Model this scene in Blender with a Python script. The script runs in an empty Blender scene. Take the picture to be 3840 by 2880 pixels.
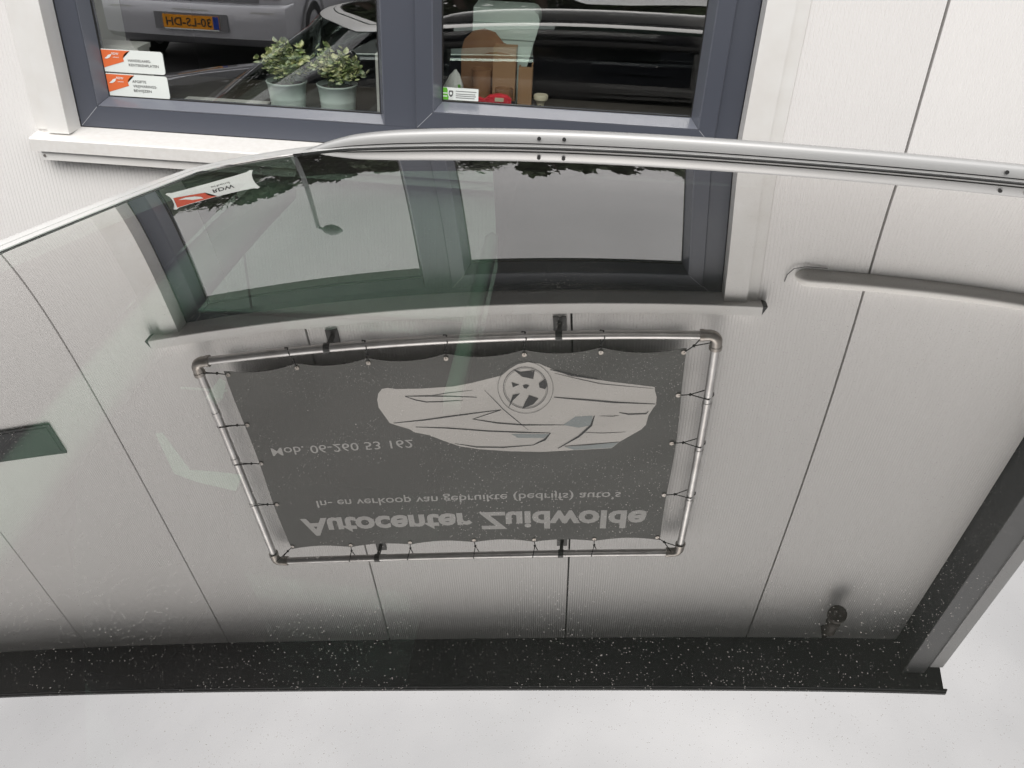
import bpy, bmesh, math, random
from mathutils import Vector, Matrix
random.seed(7)
R = math.radians
sc = bpy.context.scene
COL = sc.collection

# ------------------------------------------------------------------ camera
TH, RO, YA, FPX, D, CH = R(32.468), R(2.748), R(-3.519), 3273.01, 2.5624, 2.09
fw = Vector((math.sin(YA)*math.cos(TH), math.cos(YA)*math.cos(TH), -math.sin(TH)))
rt = Vector((math.cos(YA), -math.sin(YA), 0)); up = rt.cross(fw)
r2 = rt*math.cos(RO)+up*math.sin(RO); u2 = -rt*math.sin(RO)+up*math.cos(RO)
cd = bpy.data.cameras.new('camera'); cam = bpy.data.objects.new('camera', cd); COL.objects.link(cam)
cd.sensor_width = 36; cd.lens = FPX/3840*36; cd.clip_start = .02; cd.clip_end = 600
m = Matrix.Identity(4)
for i in range(3):
    m[i][0], m[i][1], m[i][2] = r2[i], u2[i], -fw[i]
m[0][3], m[1][3], m[2][3] = 0, -D, CH
cam.matrix_world = m
sc.camera = cam

# ------------------------------------------------------------------ sky, sun, exposure
SUN = Vector((.05, .64, -.77)).normalized()          # direction the light travels
SKY = .1; SUNS = 1.05; EXPO = .86
w = bpy.data.worlds.new('World'); sc.world = w; w.use_nodes = True
nt = w.node_tree; nt.nodes.clear()
def wn(t): return nt.nodes.new(t)
wo = wn('ShaderNodeOutputWorld'); bg = wn('ShaderNodeBackground'); bg.inputs[1].default_value = SKY
sk = wn('ShaderNodeTexSky'); sk.sky_type = 'NISHITA'; sk.sun_disc = False
sk.sun_elevation = math.asin(-SUN.z); sk.sun_rotation = math.atan2(-SUN.x, -SUN.y); sk.dust_density = 4; sk.air_density = 1.5
tc = wn('ShaderNodeTexCoord'); mp = wn('ShaderNodeMapping'); mp.inputs['Scale'].default_value = (1.2, 1.2, 3.2)
nz = wn('ShaderNodeTexNoise'); nz.inputs['Scale'].default_value = 1.7; nz.inputs['Detail'].default_value = 6; nz.inputs['Roughness'].default_value = .5
cr = wn('ShaderNodeValToRGB'); cr.color_ramp.elements[0].position = .33; cr.color_ramp.elements[0].color = (10.5, 10.45, 10.5, 1)
cr.color_ramp.elements[1].position = .68; cr.color_ramp.elements[1].color = (14.9, 14.7, 14.65, 1)
mx = wn('ShaderNodeMix'); mx.data_type = 'RGBA'; mx.inputs[0].default_value = .96
L = nt.links.new
L(tc.outputs['Generated'], mp.inputs[0]); L(mp.outputs[0], nz.inputs[0]); L(nz.outputs[0], cr.inputs[0])
# overcast luminance: horizon a third of the zenith
sx_ = wn('ShaderNodeSeparateXYZ'); L(tc.outputs['Generated'], sx_.inputs[0])
gm = wn('ShaderNodeMath'); gm.operation = 'MULTIPLY_ADD'; gm.inputs[1].default_value = .67; gm.inputs[2].default_value = .33; L(sx_.outputs[2], gm.inputs[0])
gx = wn('ShaderNodeMath'); gx.operation = 'MAXIMUM'; gx.inputs[1].default_value = .3; L(gm.outputs[0], gx.inputs[0])
vm = wn('ShaderNodeVectorMath'); vm.operation = 'SCALE'; L(cr.outputs[0], vm.inputs[0]); L(gx.outputs[0], vm.inputs['Scale'])
L(sk.outputs[0], mx.inputs[6]); L(vm.outputs[0], mx.inputs[7]); L(mx.outputs[2], bg.inputs[0]); L(bg.outputs[0], wo.inputs[0])
sl = bpy.data.lights.new('sun', 'SUN'); sl.energy = SUNS; sl.angle = R(36); sl.color = (1, .965, .92)
so = bpy.data.objects.new('sun', sl); COL.objects.link(so)
so.rotation_euler = SUN.to_track_quat('-Z', 'Y').to_euler(); so.location = (0, -20, 12)
vs = sc.view_settings; vs.view_transform = 'Standard'; vs.look = 'None'; vs.exposure = EXPO; vs.gamma = 1; vs.use_curve_mapping = False
sc.cycles.max_bounces = 12; sc.cycles.glossy_bounces = 6; sc.cycles.transparent_max_bounces = 24; sc.cycles.diffuse_bounces = 4
sc.cycles.caustics_reflective = False; sc.cycles.caustics_refractive = False

# ------------------------------------------------------------------ helpers
def tag(o, label=None, cat=None, group=None, kind=None):
    if label: o['label'] = label
    if cat: o['category'] = cat
    if group: o['group'] = group
    if kind: o['kind'] = kind
    return o
def empty(name, loc=(0, 0, 0), parent=None):
    o = bpy.data.objects.new(name, None); COL.objects.link(o); o.location = loc; o.empty_display_size = .1
    if parent: o.parent = parent
    return o
class MB:
    def __init__(s): s.v = []; s.f = []; s.mi = []; s.m = 0; s.smooth = False
    def add(s, vs, fs):
        b = len(s.v); s.v += [tuple(p) for p in vs]
        for f in fs: s.f.append([b+i for i in f]); s.mi.append(s.m)
        return s
    def box(s, x0, x1, y0, y1, z0, z1, bev=0):
        if bev:
            bm = bmesh.new(); bmesh.ops.create_cube(bm, size=1)
            for q in bm.verts: q.co = ((x0+x1)/2+q.co.x*(x1-x0), (y0+y1)/2+q.co.y*(y1-y0), (z0+z1)/2+q.co.z*(z1-z0))
            bmesh.ops.bevel(bm, geom=bm.edges[:], offset=bev, segments=2, affect='EDGES', profile=.5)
            bm.verts.ensure_lookup_table(); bm.verts.index_update()
            s.add([q.co[:] for q in bm.verts], [[q.index for q in f.verts] for f in bm.faces]); bm.free(); return s
        return s.add([(x0,y0,z0),(x1,y0,z0),(x1,y1,z0),(x0,y1,z0),(x0,y0,z1),(x1,y0,z1),(x1,y1,z1),(x0,y1,z1)],
                     [(3,2,1,0),(4,5,6,7),(0,1,5,4),(1,2,6,5),(2,3,7,6),(3,0,4,7)])
    def tube(s, pts, rad, n=8, cap=True, flat=1.0):
        pts = [Vector(p) for p in pts]; rings = []
        rad = rad if isinstance(rad, (list, tuple)) else [rad]*len(pts)
        prev = None
        for i, p in enumerate(pts):
            d = (pts[min(i+1, len(pts)-1)]-pts[max(i-1, 0)]).normalized()
            a = d.orthogonal().normalized() if prev is None else (prev-d*prev.dot(d)).normalized()
            prev = a; b = d.cross(a)
            rings.append([p+(a*math.cos(t)+b*math.sin(t)*flat)*rad[i] for t in [2*math.pi*k/n for k in range(n)]])
        fs = []
        for i in range(len(pts)-1):
            for k in range(n): fs.append((i*n+k, i*n+(k+1) % n, (i+1)*n+(k+1) % n, (i+1)*n+k))
        if cap: fs.append(list(range(n))[::-1]); fs.append([(len(pts)-1)*n+k for k in range(n)])
        return s.add([q for r_ in rings for q in r_], fs)
    def loft(s, rings, closed=True, cap=True):
        n = len(rings[0]); fs = []
        for i in range(len(rings)-1):
            for k in range(n if closed else n-1):
                fs.append((i*n+k, i*n+(k+1) % n, (i+1)*n+(k+1) % n, (i+1)*n+k))
        if cap and closed: fs.append(list(range(n))[::-1]); fs.append([(len(rings)-1)*n+k for k in range(n)])
        return s.add([q for r_ in rings for q in r_], fs)
    def lathe(s, prof, c, n=24):
        rings = [[(c[0]+r_*math.cos(2*math.pi*k/n), c[1]+r_*math.sin(2*math.pi*k/n), c[2]+z) for k in range(n)] for r_, z in prof]
        return s.loft(rings, True, True)
    def ball(s, c, r, n=8):
        return s.loft([[(c[0]+r*math.sin(a)*math.cos(b), c[1]+r*math.sin(a)*math.sin(b), c[2]+r*math.cos(a)) for b in [2*math.pi*k/n for k in range(n)]] for a in [math.pi*(j+.02)/(n//2+.04) for j in range(n//2+1)]])
    def build(s, name, mats, parent=None, smooth=False, angle=None):
        me = bpy.data.meshes.new(name); me.from_pydata([tuple(q) for q in s.v], [], s.f)
        mats = mats if isinstance(mats, (list, tuple)) else [mats]
        for q in mats: me.materials.append(q)
        for p, i in zip(me.polygons, s.mi): p.material_index = i; p.use_smooth = smooth
        me.validate(); me.update()
        o = bpy.data.objects.new(name, me); COL.objects.link(o)
        if parent: o.parent = parent
        if angle: me.set_sharp_from_angle(angle=R(angle))
        return o
def mb(): return MB()
def box(name, mat, parent, *a, bev=0): return mb().box(*a, bev=bev).build(name, mat, parent)
def rebase(o, loc):
    "parts were written in world coordinates: move the empty to its base and keep them in place"
    for c in o.children: c.matrix_parent_inverse = Matrix.Translation(-Vector(loc))
    o.location = loc

# ------------------------------------------------------------------ materials
def mat(name, col, rough=.5, metal=0, spec=.5, coat=0, bump=None, var=None, coatr=.03):
    M = bpy.data.materials.new(name); M.use_nodes = True; n = M.node_tree; b = n.nodes['Principled BSDF']
    b.inputs['Base Color'].default_value = (*col, 1); b.inputs['Roughness'].default_value = rough; b.inputs['Metallic'].default_value = metal
    b.inputs['Specular IOR Level'].default_value = spec; b.inputs['Coat Weight'].default_value = coat; b.inputs['Coat Roughness'].default_value = coatr
    tcn = n.nodes.new('ShaderNodeTexCoord')
    if var:   # (scale, amount, second colour)
        z = n.nodes.new('ShaderNodeTexNoise'); z.inputs['Scale'].default_value = var[0]; z.inputs['Detail'].default_value = 5
        r_ = n.nodes.new('ShaderNodeValToRGB'); r_.color_ramp.elements[0].position = .5-var[1]; r_.color_ramp.elements[1].position = .5+var[1]
        r_.color_ramp.elements[0].color = (*col, 1); r_.color_ramp.elements[1].color = (*var[2], 1)
        n.links.new(tcn.outputs['Object'], z.inputs[0]); n.links.new(z.outputs[0], r_.inputs[0]); n.links.new(r_.outputs[0], b.inputs['Base Color'])
    if bump:  # (scale, strength)
        z = n.nodes.new('ShaderNodeTexNoise'); z.inputs['Scale'].default_value = bump[0]; z.inputs['Detail'].default_value = 4
        q = n.nodes.new('ShaderNodeBump'); q.inputs['Strength'].default_value = bump[1]; q.inputs['Distance'].default_value = .004
        n.links.new(tcn.outputs['Object'], z.inputs[0]); n.links.new(z.outputs[0], q.inputs['Height']); n.links.new(q.outputs[0], b.inputs['Normal'])
    return M
def glassmat(name, base, facing, tint, rough=0.0):
    M = bpy.data.materials.new(name); M.use_nodes = True; n = M.node_tree; n.nodes.clear(); N = n.nodes.new; K = n.links.new
    out = N('ShaderNodeOutputMaterial'); mixn = N('ShaderNodeMixShader'); tr = N('ShaderNodeBsdfTransparent'); gl = N('ShaderNodeBsdfGlossy')
    tr.inputs[0].default_value = (*tint, 1); gl.inputs[0].default_value = (1, 1, 1, 1); gl.inputs['Roughness'].default_value = rough
    lw = N('ShaderNodeLayerWeight'); lw.inputs[0].default_value = .5
    pw = N('ShaderNodeMath'); pw.operation = 'POWER'; pw.inputs[1].default_value = 3
    ma = N('ShaderNodeMath'); ma.operation = 'MULTIPLY_ADD'; ma.inputs[1].default_value = facing; ma.inputs[2].default_value = base; ma.use_clamp = True
    K(lw.outputs['Facing'], pw.inputs[0]); K(pw.outputs[0], ma.inputs[0]); K(ma.outputs[0], mixn.inputs[0])
    K(tr.outputs[0], mixn.inputs[1]); K(gl.outputs[0], mixn.inputs[2]); K(mixn.outputs[0], out.inputs[0])
    return M, mixn, out
def dustmask(n, specs):
    "dirt specks on a surface, measured in metres of object space; returns a socket 0..1"
    N = n.nodes.new; K = n.links.new; tcn = N('ShaderNodeTexCoord'); cur = None
    for scale, r0, keep in specs:
        wv = N('ShaderNodeTexNoise'); wv.inputs['Scale'].default_value = scale*2.2
        ad = N('ShaderNodeVectorMath'); ad.operation = 'MULTIPLY_ADD'; ad.inputs[1].default_value = (.3/scale,)*3
        K(tcn.outputs['Object'], wv.inputs[0]); K(wv.outputs['Color'], ad.inputs[0]); K(tcn.outputs['Object'], ad.inputs[2])
        v = N('ShaderNodeTexVoronoi'); v.inputs['Scale'].default_value = scale; K(ad.outputs[0], v.inputs['Vector'])
        sep = N('ShaderNodeSeparateColor'); K(v.outputs['Color'], sep.inputs[0])
        th = N('ShaderNodeMath'); th.operation = 'MULTIPLY'; th.inputs[1].default_value = r0; K(sep.outputs[0], th.inputs[0])
        lt = N('ShaderNodeMath'); lt.operation = 'LESS_THAN'; K(v.outputs['Distance'], lt.inputs[0]); K(th.outputs[0], lt.inputs[1])
        kp = N('ShaderNodeMath'); kp.operation = 'LESS_THAN'; kp.inputs[1].default_value = keep; K(sep.outputs[1], kp.inputs[0])
        mu = N('ShaderNodeMath'); mu.operation = 'MULTIPLY'; K(lt.outputs[0], mu.inputs[0]); K(kp.outputs[0], mu.inputs[1])
        o = mu.outputs[0]
        if cur is not None:
            mxn = N('ShaderNodeMath'); mxn.operation = 'MAXIMUM'; K(cur, mxn.inputs[0]); K(o, mxn.inputs[1]); o = mxn.outputs[0]
        cur = o
    return cur
def adddust(M, mixn, out, specs, film=.02, col=(.23, .22, .205)):
    n = M.node_tree; N = n.nodes.new; K = n.links.new
    df = N('ShaderNodeBsdfDiffuse'); df.inputs[0].default_value = (*col, 1)
    d = dustmask(n, specs); ma = N('ShaderNodeMath'); ma.operation = 'MULTIPLY'; K(d, ma.inputs[0]); z0 = N('ShaderNodeTexNoise'); z0.inputs['Scale'].default_value = 9; z0.inputs['Detail'].default_value = 3; tc0 = N('ShaderNodeTexCoord'); K(tc0.outputs['Object'], z0.inputs[0]); mr = N('ShaderNodeMapRange'); mr.inputs['From Min'].default_value = .35; mr.inputs['From Max'].default_value = .65; mr.inputs['To Min'].default_value = .2; mr.inputs['To Max'].default_value = .75; K(z0.outputs[0], mr.inputs[0]); K(mr.outputs[0], ma.inputs[1])
    tcn = N('ShaderNodeTexCoord'); z = N('ShaderNodeTexNoise'); z.inputs['Scale'].default_value = 5; z.inputs['Detail'].default_value = 7; K(tcn.outputs['Object'], z.inputs[0])
    f = N('ShaderNodeMath'); f.operation = 'MULTIPLY_ADD'; f.inputs[1].default_value = film; K(z.outputs[0], f.inputs[0]); K(ma.outputs[0], f.inputs[2]); f.use_clamp = True
    mx2 = N('ShaderNodeMixShader'); K(f.outputs[0], mx2.inputs[0]); K(mixn.outputs[0], mx2.inputs[1]); K(df.outputs[0], mx2.inputs[2]); K(mx2.outputs[0], out.inputs[0])

M_panel = mat('white_coated_steel', (.86, .845, .83), .45, bump=(3, .02), var=(1.3, .3, (.83, .81, .795)))
_n = M_panel.node_tree; _b = _n.nodes['Principled BSDF']; _src = _b.inputs['Base Color'].links[0].from_socket   # small tone shift from panel to panel
_oi = _n.nodes.new('ShaderNodeObjectInfo'); _mr = _n.nodes.new('ShaderNodeMapRange'); _mr.inputs['To Min'].default_value = .955; _mr.inputs['To Max'].default_value = 1.02
_vs = _n.nodes.new('ShaderNodeVectorMath'); _vs.operation = 'SCALE'
_n.links.new(_oi.outputs['Random'], _mr.inputs[0]); _n.links.new(_src, _vs.inputs[0]); _n.links.new(_mr.outputs[0], _vs.inputs['Scale']); _n.links.new(_vs.outputs[0], _b.inputs['Base Color'])
M_core = mat('dark_joint_foam', (.03, .03, .03), .9)  # dark core that shows through the panel joints
M_flash = mat('white_flashing', (.82, .815, .80), .4, var=(9, .25, (.74, .72, .69)))
M_sill = mat('dusty_sill', (.80, .79, .77), .5, var=(60, .3, (.72, .70, .67)))
M_anth = mat('anthracite_pvc', (.076, .083, .105), .38, spec=.5, bump=(220, .02))
M_bead = mat('smooth_anthracite_bead', (.14, .15, .18), .25, spec=.8)
M_gask = mat('black_gasket', (.015, .015, .015), .6)
M_blackmetal = mat('black_soffit_metal', (.026, .027, .031), .6, bump=(60, .1))
M_midgrey = mat('mid_grey_flashing', (.16, .16, .165), .5)
M_lightgrey = mat('light_grey_flashing', (.45, .45, .45), .45)
M_pipe = mat('galvanised_pipe', (.60, .59, .58), .40, metal=.8, bump=(60, .05), var=(14, .2, (.46, .44, .43)))
M_elbow = mat('cast_fitting', (.36, .34, .32), .4, metal=.8, var=(40, .2, (.28, .25, .22)))
M_bracket = mat('dark_bracket', (.05, .05, .05), .5, metal=.3)
M_tie = mat('black_bungee', (.012, .012, .012), .7)
M_cloth = mat('dark_grey_banner_cloth', (.125, .125, .118), .65, bump=(400, .12), var=(4, .3, (.138, .138, .130)))
M_print = mat('pale_grey_print', (.56, .55, .53), .6)
M_art = mat('pale_print', (.74, .71, .67), .6)
M_ink = mat('dark_print', (.05, .05, .052), .6)
M_blueink = mat('blue_grey_print', (.38, .42, .42), .6)
M_white = mat('white_vinyl', (.82, .86, .83), .35)
M_orange = mat('orange_vinyl', (.78, .17, .055), .4)
M_red_v = mat('red_vinyl', (.66, .10, .05), .4)
M_text = mat('black_vinyl_text', (.04, .04, .04), .5)
M_greyt = mat('grey_vinyl_text', (.12, .12, .12), .5)
M_green = mat('green_vinyl', (.14, .46, .05), .4)
M_rail = mat('satin_aluminium', (.37, .37, .367), .38, metal=.35)
M_trim = mat('silver_trim', (.72, .72, .71), .38, metal=.35, coat=.2)
M_hole = mat('black_rubber_and_shade', (.01, .01, .01), .7)  # rubber seals, and the shade painted into the rail groove
M_paint = mat('anthracite_car_paint', (.035, .036, .044), .25, metal=.4, coat=1)
M_black = mat('gloss_black_trim', (.012, .012, .013), .15, coat=.6)
M_silver = mat('silver_car_paint', (.66, .66, .70), .3, metal=.3, coat=1)
M_sgrey = mat('grey_bumper_plastic', (.20, .20, .21), .5)
M_tyre = mat('tyre_rubber', (.018, .018, .018), .8)
M_alloy = mat('alloy_wheel', (.55, .55, .56), .3, metal=.8)
M_seat = mat('charcoal_seat_cloth', (.03, .03, .032), .85)
M_liner = mat('pale_headliner', (.88, .92, .88), .8)
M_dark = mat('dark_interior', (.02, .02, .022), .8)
M_lens = mat('red_tail_lens', (.30, .012, .012), .15, coat=.5)
M_plate = mat('yellow_plate', (.85, .33, .012), .4)
M_blue = mat('blue_plate_band', (.02, .06, .35), .4)
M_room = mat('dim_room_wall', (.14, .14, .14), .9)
M_plaster = mat('pale_reveal', (.74, .77, .72), .7)
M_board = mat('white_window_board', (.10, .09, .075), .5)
M_pot = mat('mint_zinc', (.80, .93, .86), .3, metal=.15, bump=(30, .03))
M_soil = mat('dark_soil', (.03, .022, .015), 1)
M_leaf = mat('variegated_leaf', (.34, .45, .17), .45, var=(45, .08, (.88, .88, .50)))
M_leaf2 = mat('dull_leaf', (.27, .37, .20), .5, var=(60, .1, (.62, .68, .46)))
M_stem = mat('green_stem', (.08, .12, .04), .6)
M_card = mat('brown_cardboard', (.30, .15, .075), .8, var=(20, .2, (.36, .20, .10)))
M_card2 = mat('light_cardboard', (.42, .25, .13), .8)
M_paper = mat('white_paper', (.80, .80, .76), .8)
M_yellow = mat('yellow_edge', (.75, .68, .06), .6)
M_redp = mat('red_plastic', (.75, .04, .06), .35)
M_cream = mat('cream_plastic', (.72, .66, .48), .5)
M_asph = mat('asphalt', (.045, .045, .047), .85, bump=(80, .4), var=(.8, .25, (.065, .064, .063)))
M_pole = mat('lamp_post_steel', (.30, .31, .31), .5, metal=.4)
M_bark = mat('bark', (.07, .05, .035), .9)
M_tree = mat('tree_foliage', (.035, .062, .02), .7, var=(1.2, .2, (.06, .085, .03)))
M_beige = mat('beige_enamel', (.76, .74, .71), .45)
M_brownl = mat('dark_bronze', (.05, .038, .03), .6)

M_pane, px_, po_ = glassmat('window_glass', .33, .55, (.97, .99, .98))
M_cglass, cx_, co_ = glassmat('tinted_car_glass', .08, .6, (.80, .90, .85))
M_privacy, vx_, vo_ = glassmat('privacy_car_glass', .08, .6, (.14, .15, .15))
M_roof, rx_, ro_ = glassmat('dusty_coated_roof_glass', .33, .98, (.25, .33, .28))
rx_.inputs[2].links[0].from_node.inputs[0].default_value = (1, .985, .975, 1)
adddust(M_roof, rx_, ro_, [(75, .05, .35), (150, .10, .5), (270, .18, .6), (450, .24, .6)], film=.05)
M_under = bpy.data.materials.new('roof_glass_underside'); M_under.use_nodes = True
_n = M_under.node_tree; _n.nodes.clear(); _t = _n.nodes.new('ShaderNodeBsdfTransparent'); _t.inputs[0].default_value = (.9, .95, .92, 1)
_o = _n.nodes.new('ShaderNodeOutputMaterial'); _n.links.new(_t.outputs[0], _o.inputs[0])

M_clear = M_under.copy(); M_clear.name = 'clear_glass_face'
[q for q in M_clear.node_tree.nodes if q.type == 'BSDF_TRANSPARENT'][0].inputs[0].default_value = (.99, .995, .99, 1)
# ------------------------------------------------------------------ text
def textmesh(body, bold=0.0):
    cu = bpy.data.curves.new('lettering_curve', 'FONT'); cu.body = body; cu.size = 1; cu.offset = bold; cu.resolution_u = 3
    o = bpy.data.objects.new('lettering_tmp', cu); COL.objects.link(o)
    bpy.context.view_layer.update()
    me = bpy.data.meshes.new_from_object(o.evaluated_get(bpy.context.evaluated_depsgraph_get()))
    vs = [q.co.copy() for q in me.vertices]; fs = [list(p.vertices) for p in me.polygons]
    bpy.data.objects.remove(o); bpy.data.curves.remove(cu); bpy.data.meshes.remove(me)
    return vs, fs
_capref = {}
def capheight(b):
    if b not in _capref:
        v, _ = textmesh('E', b); _capref[b] = (min(q.y for q in v), max(q.y for q in v))
    return _capref[b]
def text_xz(name, body, x0, x1, zb, cap, fy, material, parent, bold=0.0):
    "lettering on a plane facing -y: x0..x1 wide, baseline zb, capital height cap, y from fy(x, z)"
    c0, c1 = capheight(bold); words = body.split(' '); o = None
    v, _ = textmesh(body, bold); xa, xb = min(q.x for q in v), max(q.x for q in v)
    for k, wd in enumerate(words):
        v, f = textmesh(wd, bold); sh = 0
        if k:
            v2, _ = textmesh(' '.join(words[:k+1]), bold); sh = max(q.x for q in v2)-max(q.x for q in v)
        b = mb(); b.add([(x0+(q.x+sh-xa)/(xb-xa)*(x1-x0), 0, zb+(q.y-c0)/(c1-c0)*cap) for q in v], f)
        if cap > .03:     # fine triangles, so that the print follows the cloth
            bm = bmesh.new(); vv_ = [bm.verts.new(q) for q in b.v]
            for f_ in b.f:
                try: bm.faces.new([vv_[i] for i in f_])
                except ValueError: pass
            bmesh.ops.triangulate(bm, faces=bm.faces[:])
            for _ in range(3):
                es = [e for e in bm.edges if e.calc_length() > .02]
                if not es: break
                bmesh.ops.subdivide_edges(bm, edges=es, cuts=1); bmesh.ops.triangulate(bm, faces=[f_ for f_ in bm.faces if len(f_.verts) > 3])
            bm.verts.index_update(); b = mb(); b.add([q.co[:] for q in bm.verts], [[q.index for q in f_.verts] for f_ in bm.faces]); bm.free()
        b.v = [(x, fy(x, z), z) for x, _, z in b.v]
        o = b.build(name, material, parent)
    return o

# ------------------------------------------------------------------ ground
g = mb(); g.add([(-220, -260, 0), (220, -260, 0), (220, 30, 0), (-220, 30, 0)], [(0, 1, 2, 3)])
tag(g.build('ground', M_asph), 'dark asphalt yard in front of the white building', None, None, 'structure')

# ------------------------------------------------------------------ building
bld = empty('commercial_building')
tag(bld, 'white ribbed panel building with dark overhang and anthracite window', 'building')
WX0, WX1, WZ0, WZ1 = -1.600, .530, 1.235, 2.335
ZTOP = 4.41
PITCH, RIB = .0115, .0011
def panel(x0, x1):
    xs = []; n = int((x1-x0)/PITCH)
    p = (x1-x0)/n
    for i in range(n):
        a = x0+i*p
        xs += [(a, 0.), (a+p*.55, 0.), (a+p*.68, RIB), (a+p*.87, RIB)]
    xs.append((x1, 0.))
    out = []
    for k, (x, y) in enumerate(xs):
        if out:
            xp, yp = out[-1]
            for c in (WX0, WX1):
                if xp < c-1e-6 and x > c+1e-6: out.append((c, yp+(y-yp)*(c-xp)/(x-xp)))
        out.append((x, y))
    b = mb(); b2 = mb(); whole = WX0 < x0 and x1 < WX1
    for (xa, ya), (xb, yb) in zip(out[:-1], out[1:]):
        inside = WX0-1e-6 <= xa and xb <= WX1+1e-6
        for z0, z1 in (((0, WZ0), (WZ1, ZTOP)) if inside else ((0, ZTOP),)):
            (b2 if whole and z0 else b).add([(xa, ya, z0), (xb, yb, z0), (xb, yb, z1), (xa, ya, z1)], [(0, 1, 2, 3)])
    # returned long edges, so each panel has thickness at its joints
    for x in (x0, x1):
        for z0, z1 in (((0, WZ0), (WZ1, ZTOP)) if WX0 < x < WX1 else ((0, ZTOP),)): (b2 if whole and z0 else b).add([(x, 0, z0), (x, .028, z0), (x, .028, z1), (x, 0, z1)], [(0, 1, 2, 3)])
    if whole: b2.build('wall_panel', M_panel, bld)
    return b.build('wall_panel', M_panel, bld)
J3 = -.0582; GAP = .0042
for k in range(-5, 2): panel(J3+k+GAP, (J3+k+1-GAP) if k < 1 else 1.789)
core = mb()
for a in ((-5.1, WX0, .03, .12, 0, ZTOP), (WX1, 1.80, .03, .12, 0, ZTOP), (WX0, WX1, .03, .12, 0, WZ0-.002), (WX0, WX1, .03, .12, WZ1+.002, ZTOP)): core.box(*a)
core.build('wall_core', M_core, bld)
# overhanging eave
box('soffit', M_blackmetal, bld, -5.2, 2.02, -.288, .02, ZTOP, ZTOP+.03)
b = mb()   # moulded gutter front, constant profile with a stepped end
prof = [(-.288, 4.4085), (-.294, 4.4075), (-.299, 4.411), (-.299, 4.418), (-.305, 4.424), (-.305, 4.440), (-.27, 4.448)]
b.loft([[(x, y, z) for y, z in prof] for x in (-5.2, 2.04)]); b.build('gutter', M_blackmetal, bld)
box('flat_roof', M_blackmetal, bld, -5.2, 2.0, -.10, 6, ZTOP+.034, ZTOP+.09)
# projecting side fin at the right-hand end
box('side_fin', M_blackmetal, bld, 1.793, 1.90, -.205, .3, 0, ZTOP-.004)
box('fin_front_flashing', M_midgrey, bld, 1.790, 1.912, -.212, -.2055, 0, ZTOP-.02)
box('fin_corner_flashing', M_lightgrey, bld, 1.9125, 1.985, -.22, -.14, 0, ZTOP-.09)
# dim room behind the window
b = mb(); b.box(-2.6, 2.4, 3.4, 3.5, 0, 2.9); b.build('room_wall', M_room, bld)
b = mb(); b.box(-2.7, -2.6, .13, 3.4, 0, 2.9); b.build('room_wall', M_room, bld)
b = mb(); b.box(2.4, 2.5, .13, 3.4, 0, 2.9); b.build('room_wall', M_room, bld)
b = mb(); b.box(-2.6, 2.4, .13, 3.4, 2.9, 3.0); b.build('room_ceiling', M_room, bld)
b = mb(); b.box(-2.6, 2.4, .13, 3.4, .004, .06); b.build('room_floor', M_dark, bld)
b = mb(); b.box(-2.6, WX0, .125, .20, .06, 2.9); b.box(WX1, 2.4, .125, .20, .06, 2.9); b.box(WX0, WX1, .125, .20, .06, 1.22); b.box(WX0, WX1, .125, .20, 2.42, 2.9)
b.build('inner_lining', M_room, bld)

def ring(x0, x1, z0, z1, prof, gap=.0005):
    b = mb()
    cs = lambda t: [(x0+t, z0+t), (x1-t, z0+t), (x1-t, z1-t), (x0+t, z1-t)]
    for k in range(4):
        A = []; B = []
        for t, y in prof:
            c = cs(t); p, q = Vector((*c[k], 0)), Vector((*c[(k+1) % 4], 0)); d = (q-p).normalized()*gap
            p, q = p+d, q-d; A.append((p.x, y, p.y)); B.append((q.x, y, q.y))
        b.loft([A, B], True, True)
    return b
win = ring(-1.549, .470, 1.248, 2.372, [(0, .122), (0, .053), (.003, .050), (.066, .050), (.066, .122)]).build('window', M_anth, bld)
win['label'] = 'wide two-light window in an anthracite frame'
box('mullion', M_anth, win, -.583, -.487, .0495, .121, 1.3145, 2.3055)
ring(-1.4825, -.5835, 1.3145, 2.3055, [(0, .118), (0, .0515), (.003, .0505), (.021, .094), (.021, .118)]).build('glazing_bead', M_bead, win)
ring(-1.4625, -.6035, 1.3345, 2.2855, [(0, .097), (0, .0935), (.004, .0935), (.004, .097)]).build('gasket', M_gask, win)
sash = ring(-.4865, .4035, 1.3145, 2.3055, [(0, .118), (0, .042), (.003, .039), (.050, .039), (.0505, .118)]).build('sash', M_anth, win)
ring(-.4365, .3535, 1.3645, 2.2555, [(0, .118), (0, .0405), (.003, .0395), (.021, .093), (.021, .118)]).build('glazing_bead', M_bead, win)
ring(-.4165, .3335, 1.3845, 2.2355, [(0, .0965), (0, .0925), (.004, .0925), (.004, .0965)]).build('gasket', M_gask, win)
for a in ((-1.4615, -.6045, .097, .103, 1.3355, 2.2845), (-.4155, .3325, .0965, .1025, 1.3855, 2.2345)):
    b = mb(); b.box(*a); b.mi = [0 if k == 2 else 1 for k in range(6)]; b.build('pane', [M_pane, M_clear], win)
M_weld = mat('pale_corner_weld', (.42, .43, .46), .5)
def weld(xa, za, xb, zb, y):
    d = Vector((xb-xa, zb-za)).normalized()*.0006; b = mb()
    b.add([(xa-d.y, y, za+d.x), (xa+d.y, y, za-d.x), (xb+d.y, y, zb-d.x), (xb-d.y, y, zb+d.x)], [(0, 1, 2, 3)])
    b.v += [(x, y2+.002, z) for x, y2, z in b.v]; b.f += [[4, 5, 1, 0], [5, 6, 2, 1], [6, 7, 3, 2], [7, 4, 0, 3]]; b.mi += [0]*4
    b.build('corner_weld', M_weld, win)
for x, sx in ((-1.549, 1), (.470, -1)):
    for z, sz in ((1.248, 1), (2.372, -1)): weld(x+sx*.004, z+sz*.004, x+sx*.065, z+sz*.065, .0494)
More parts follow.
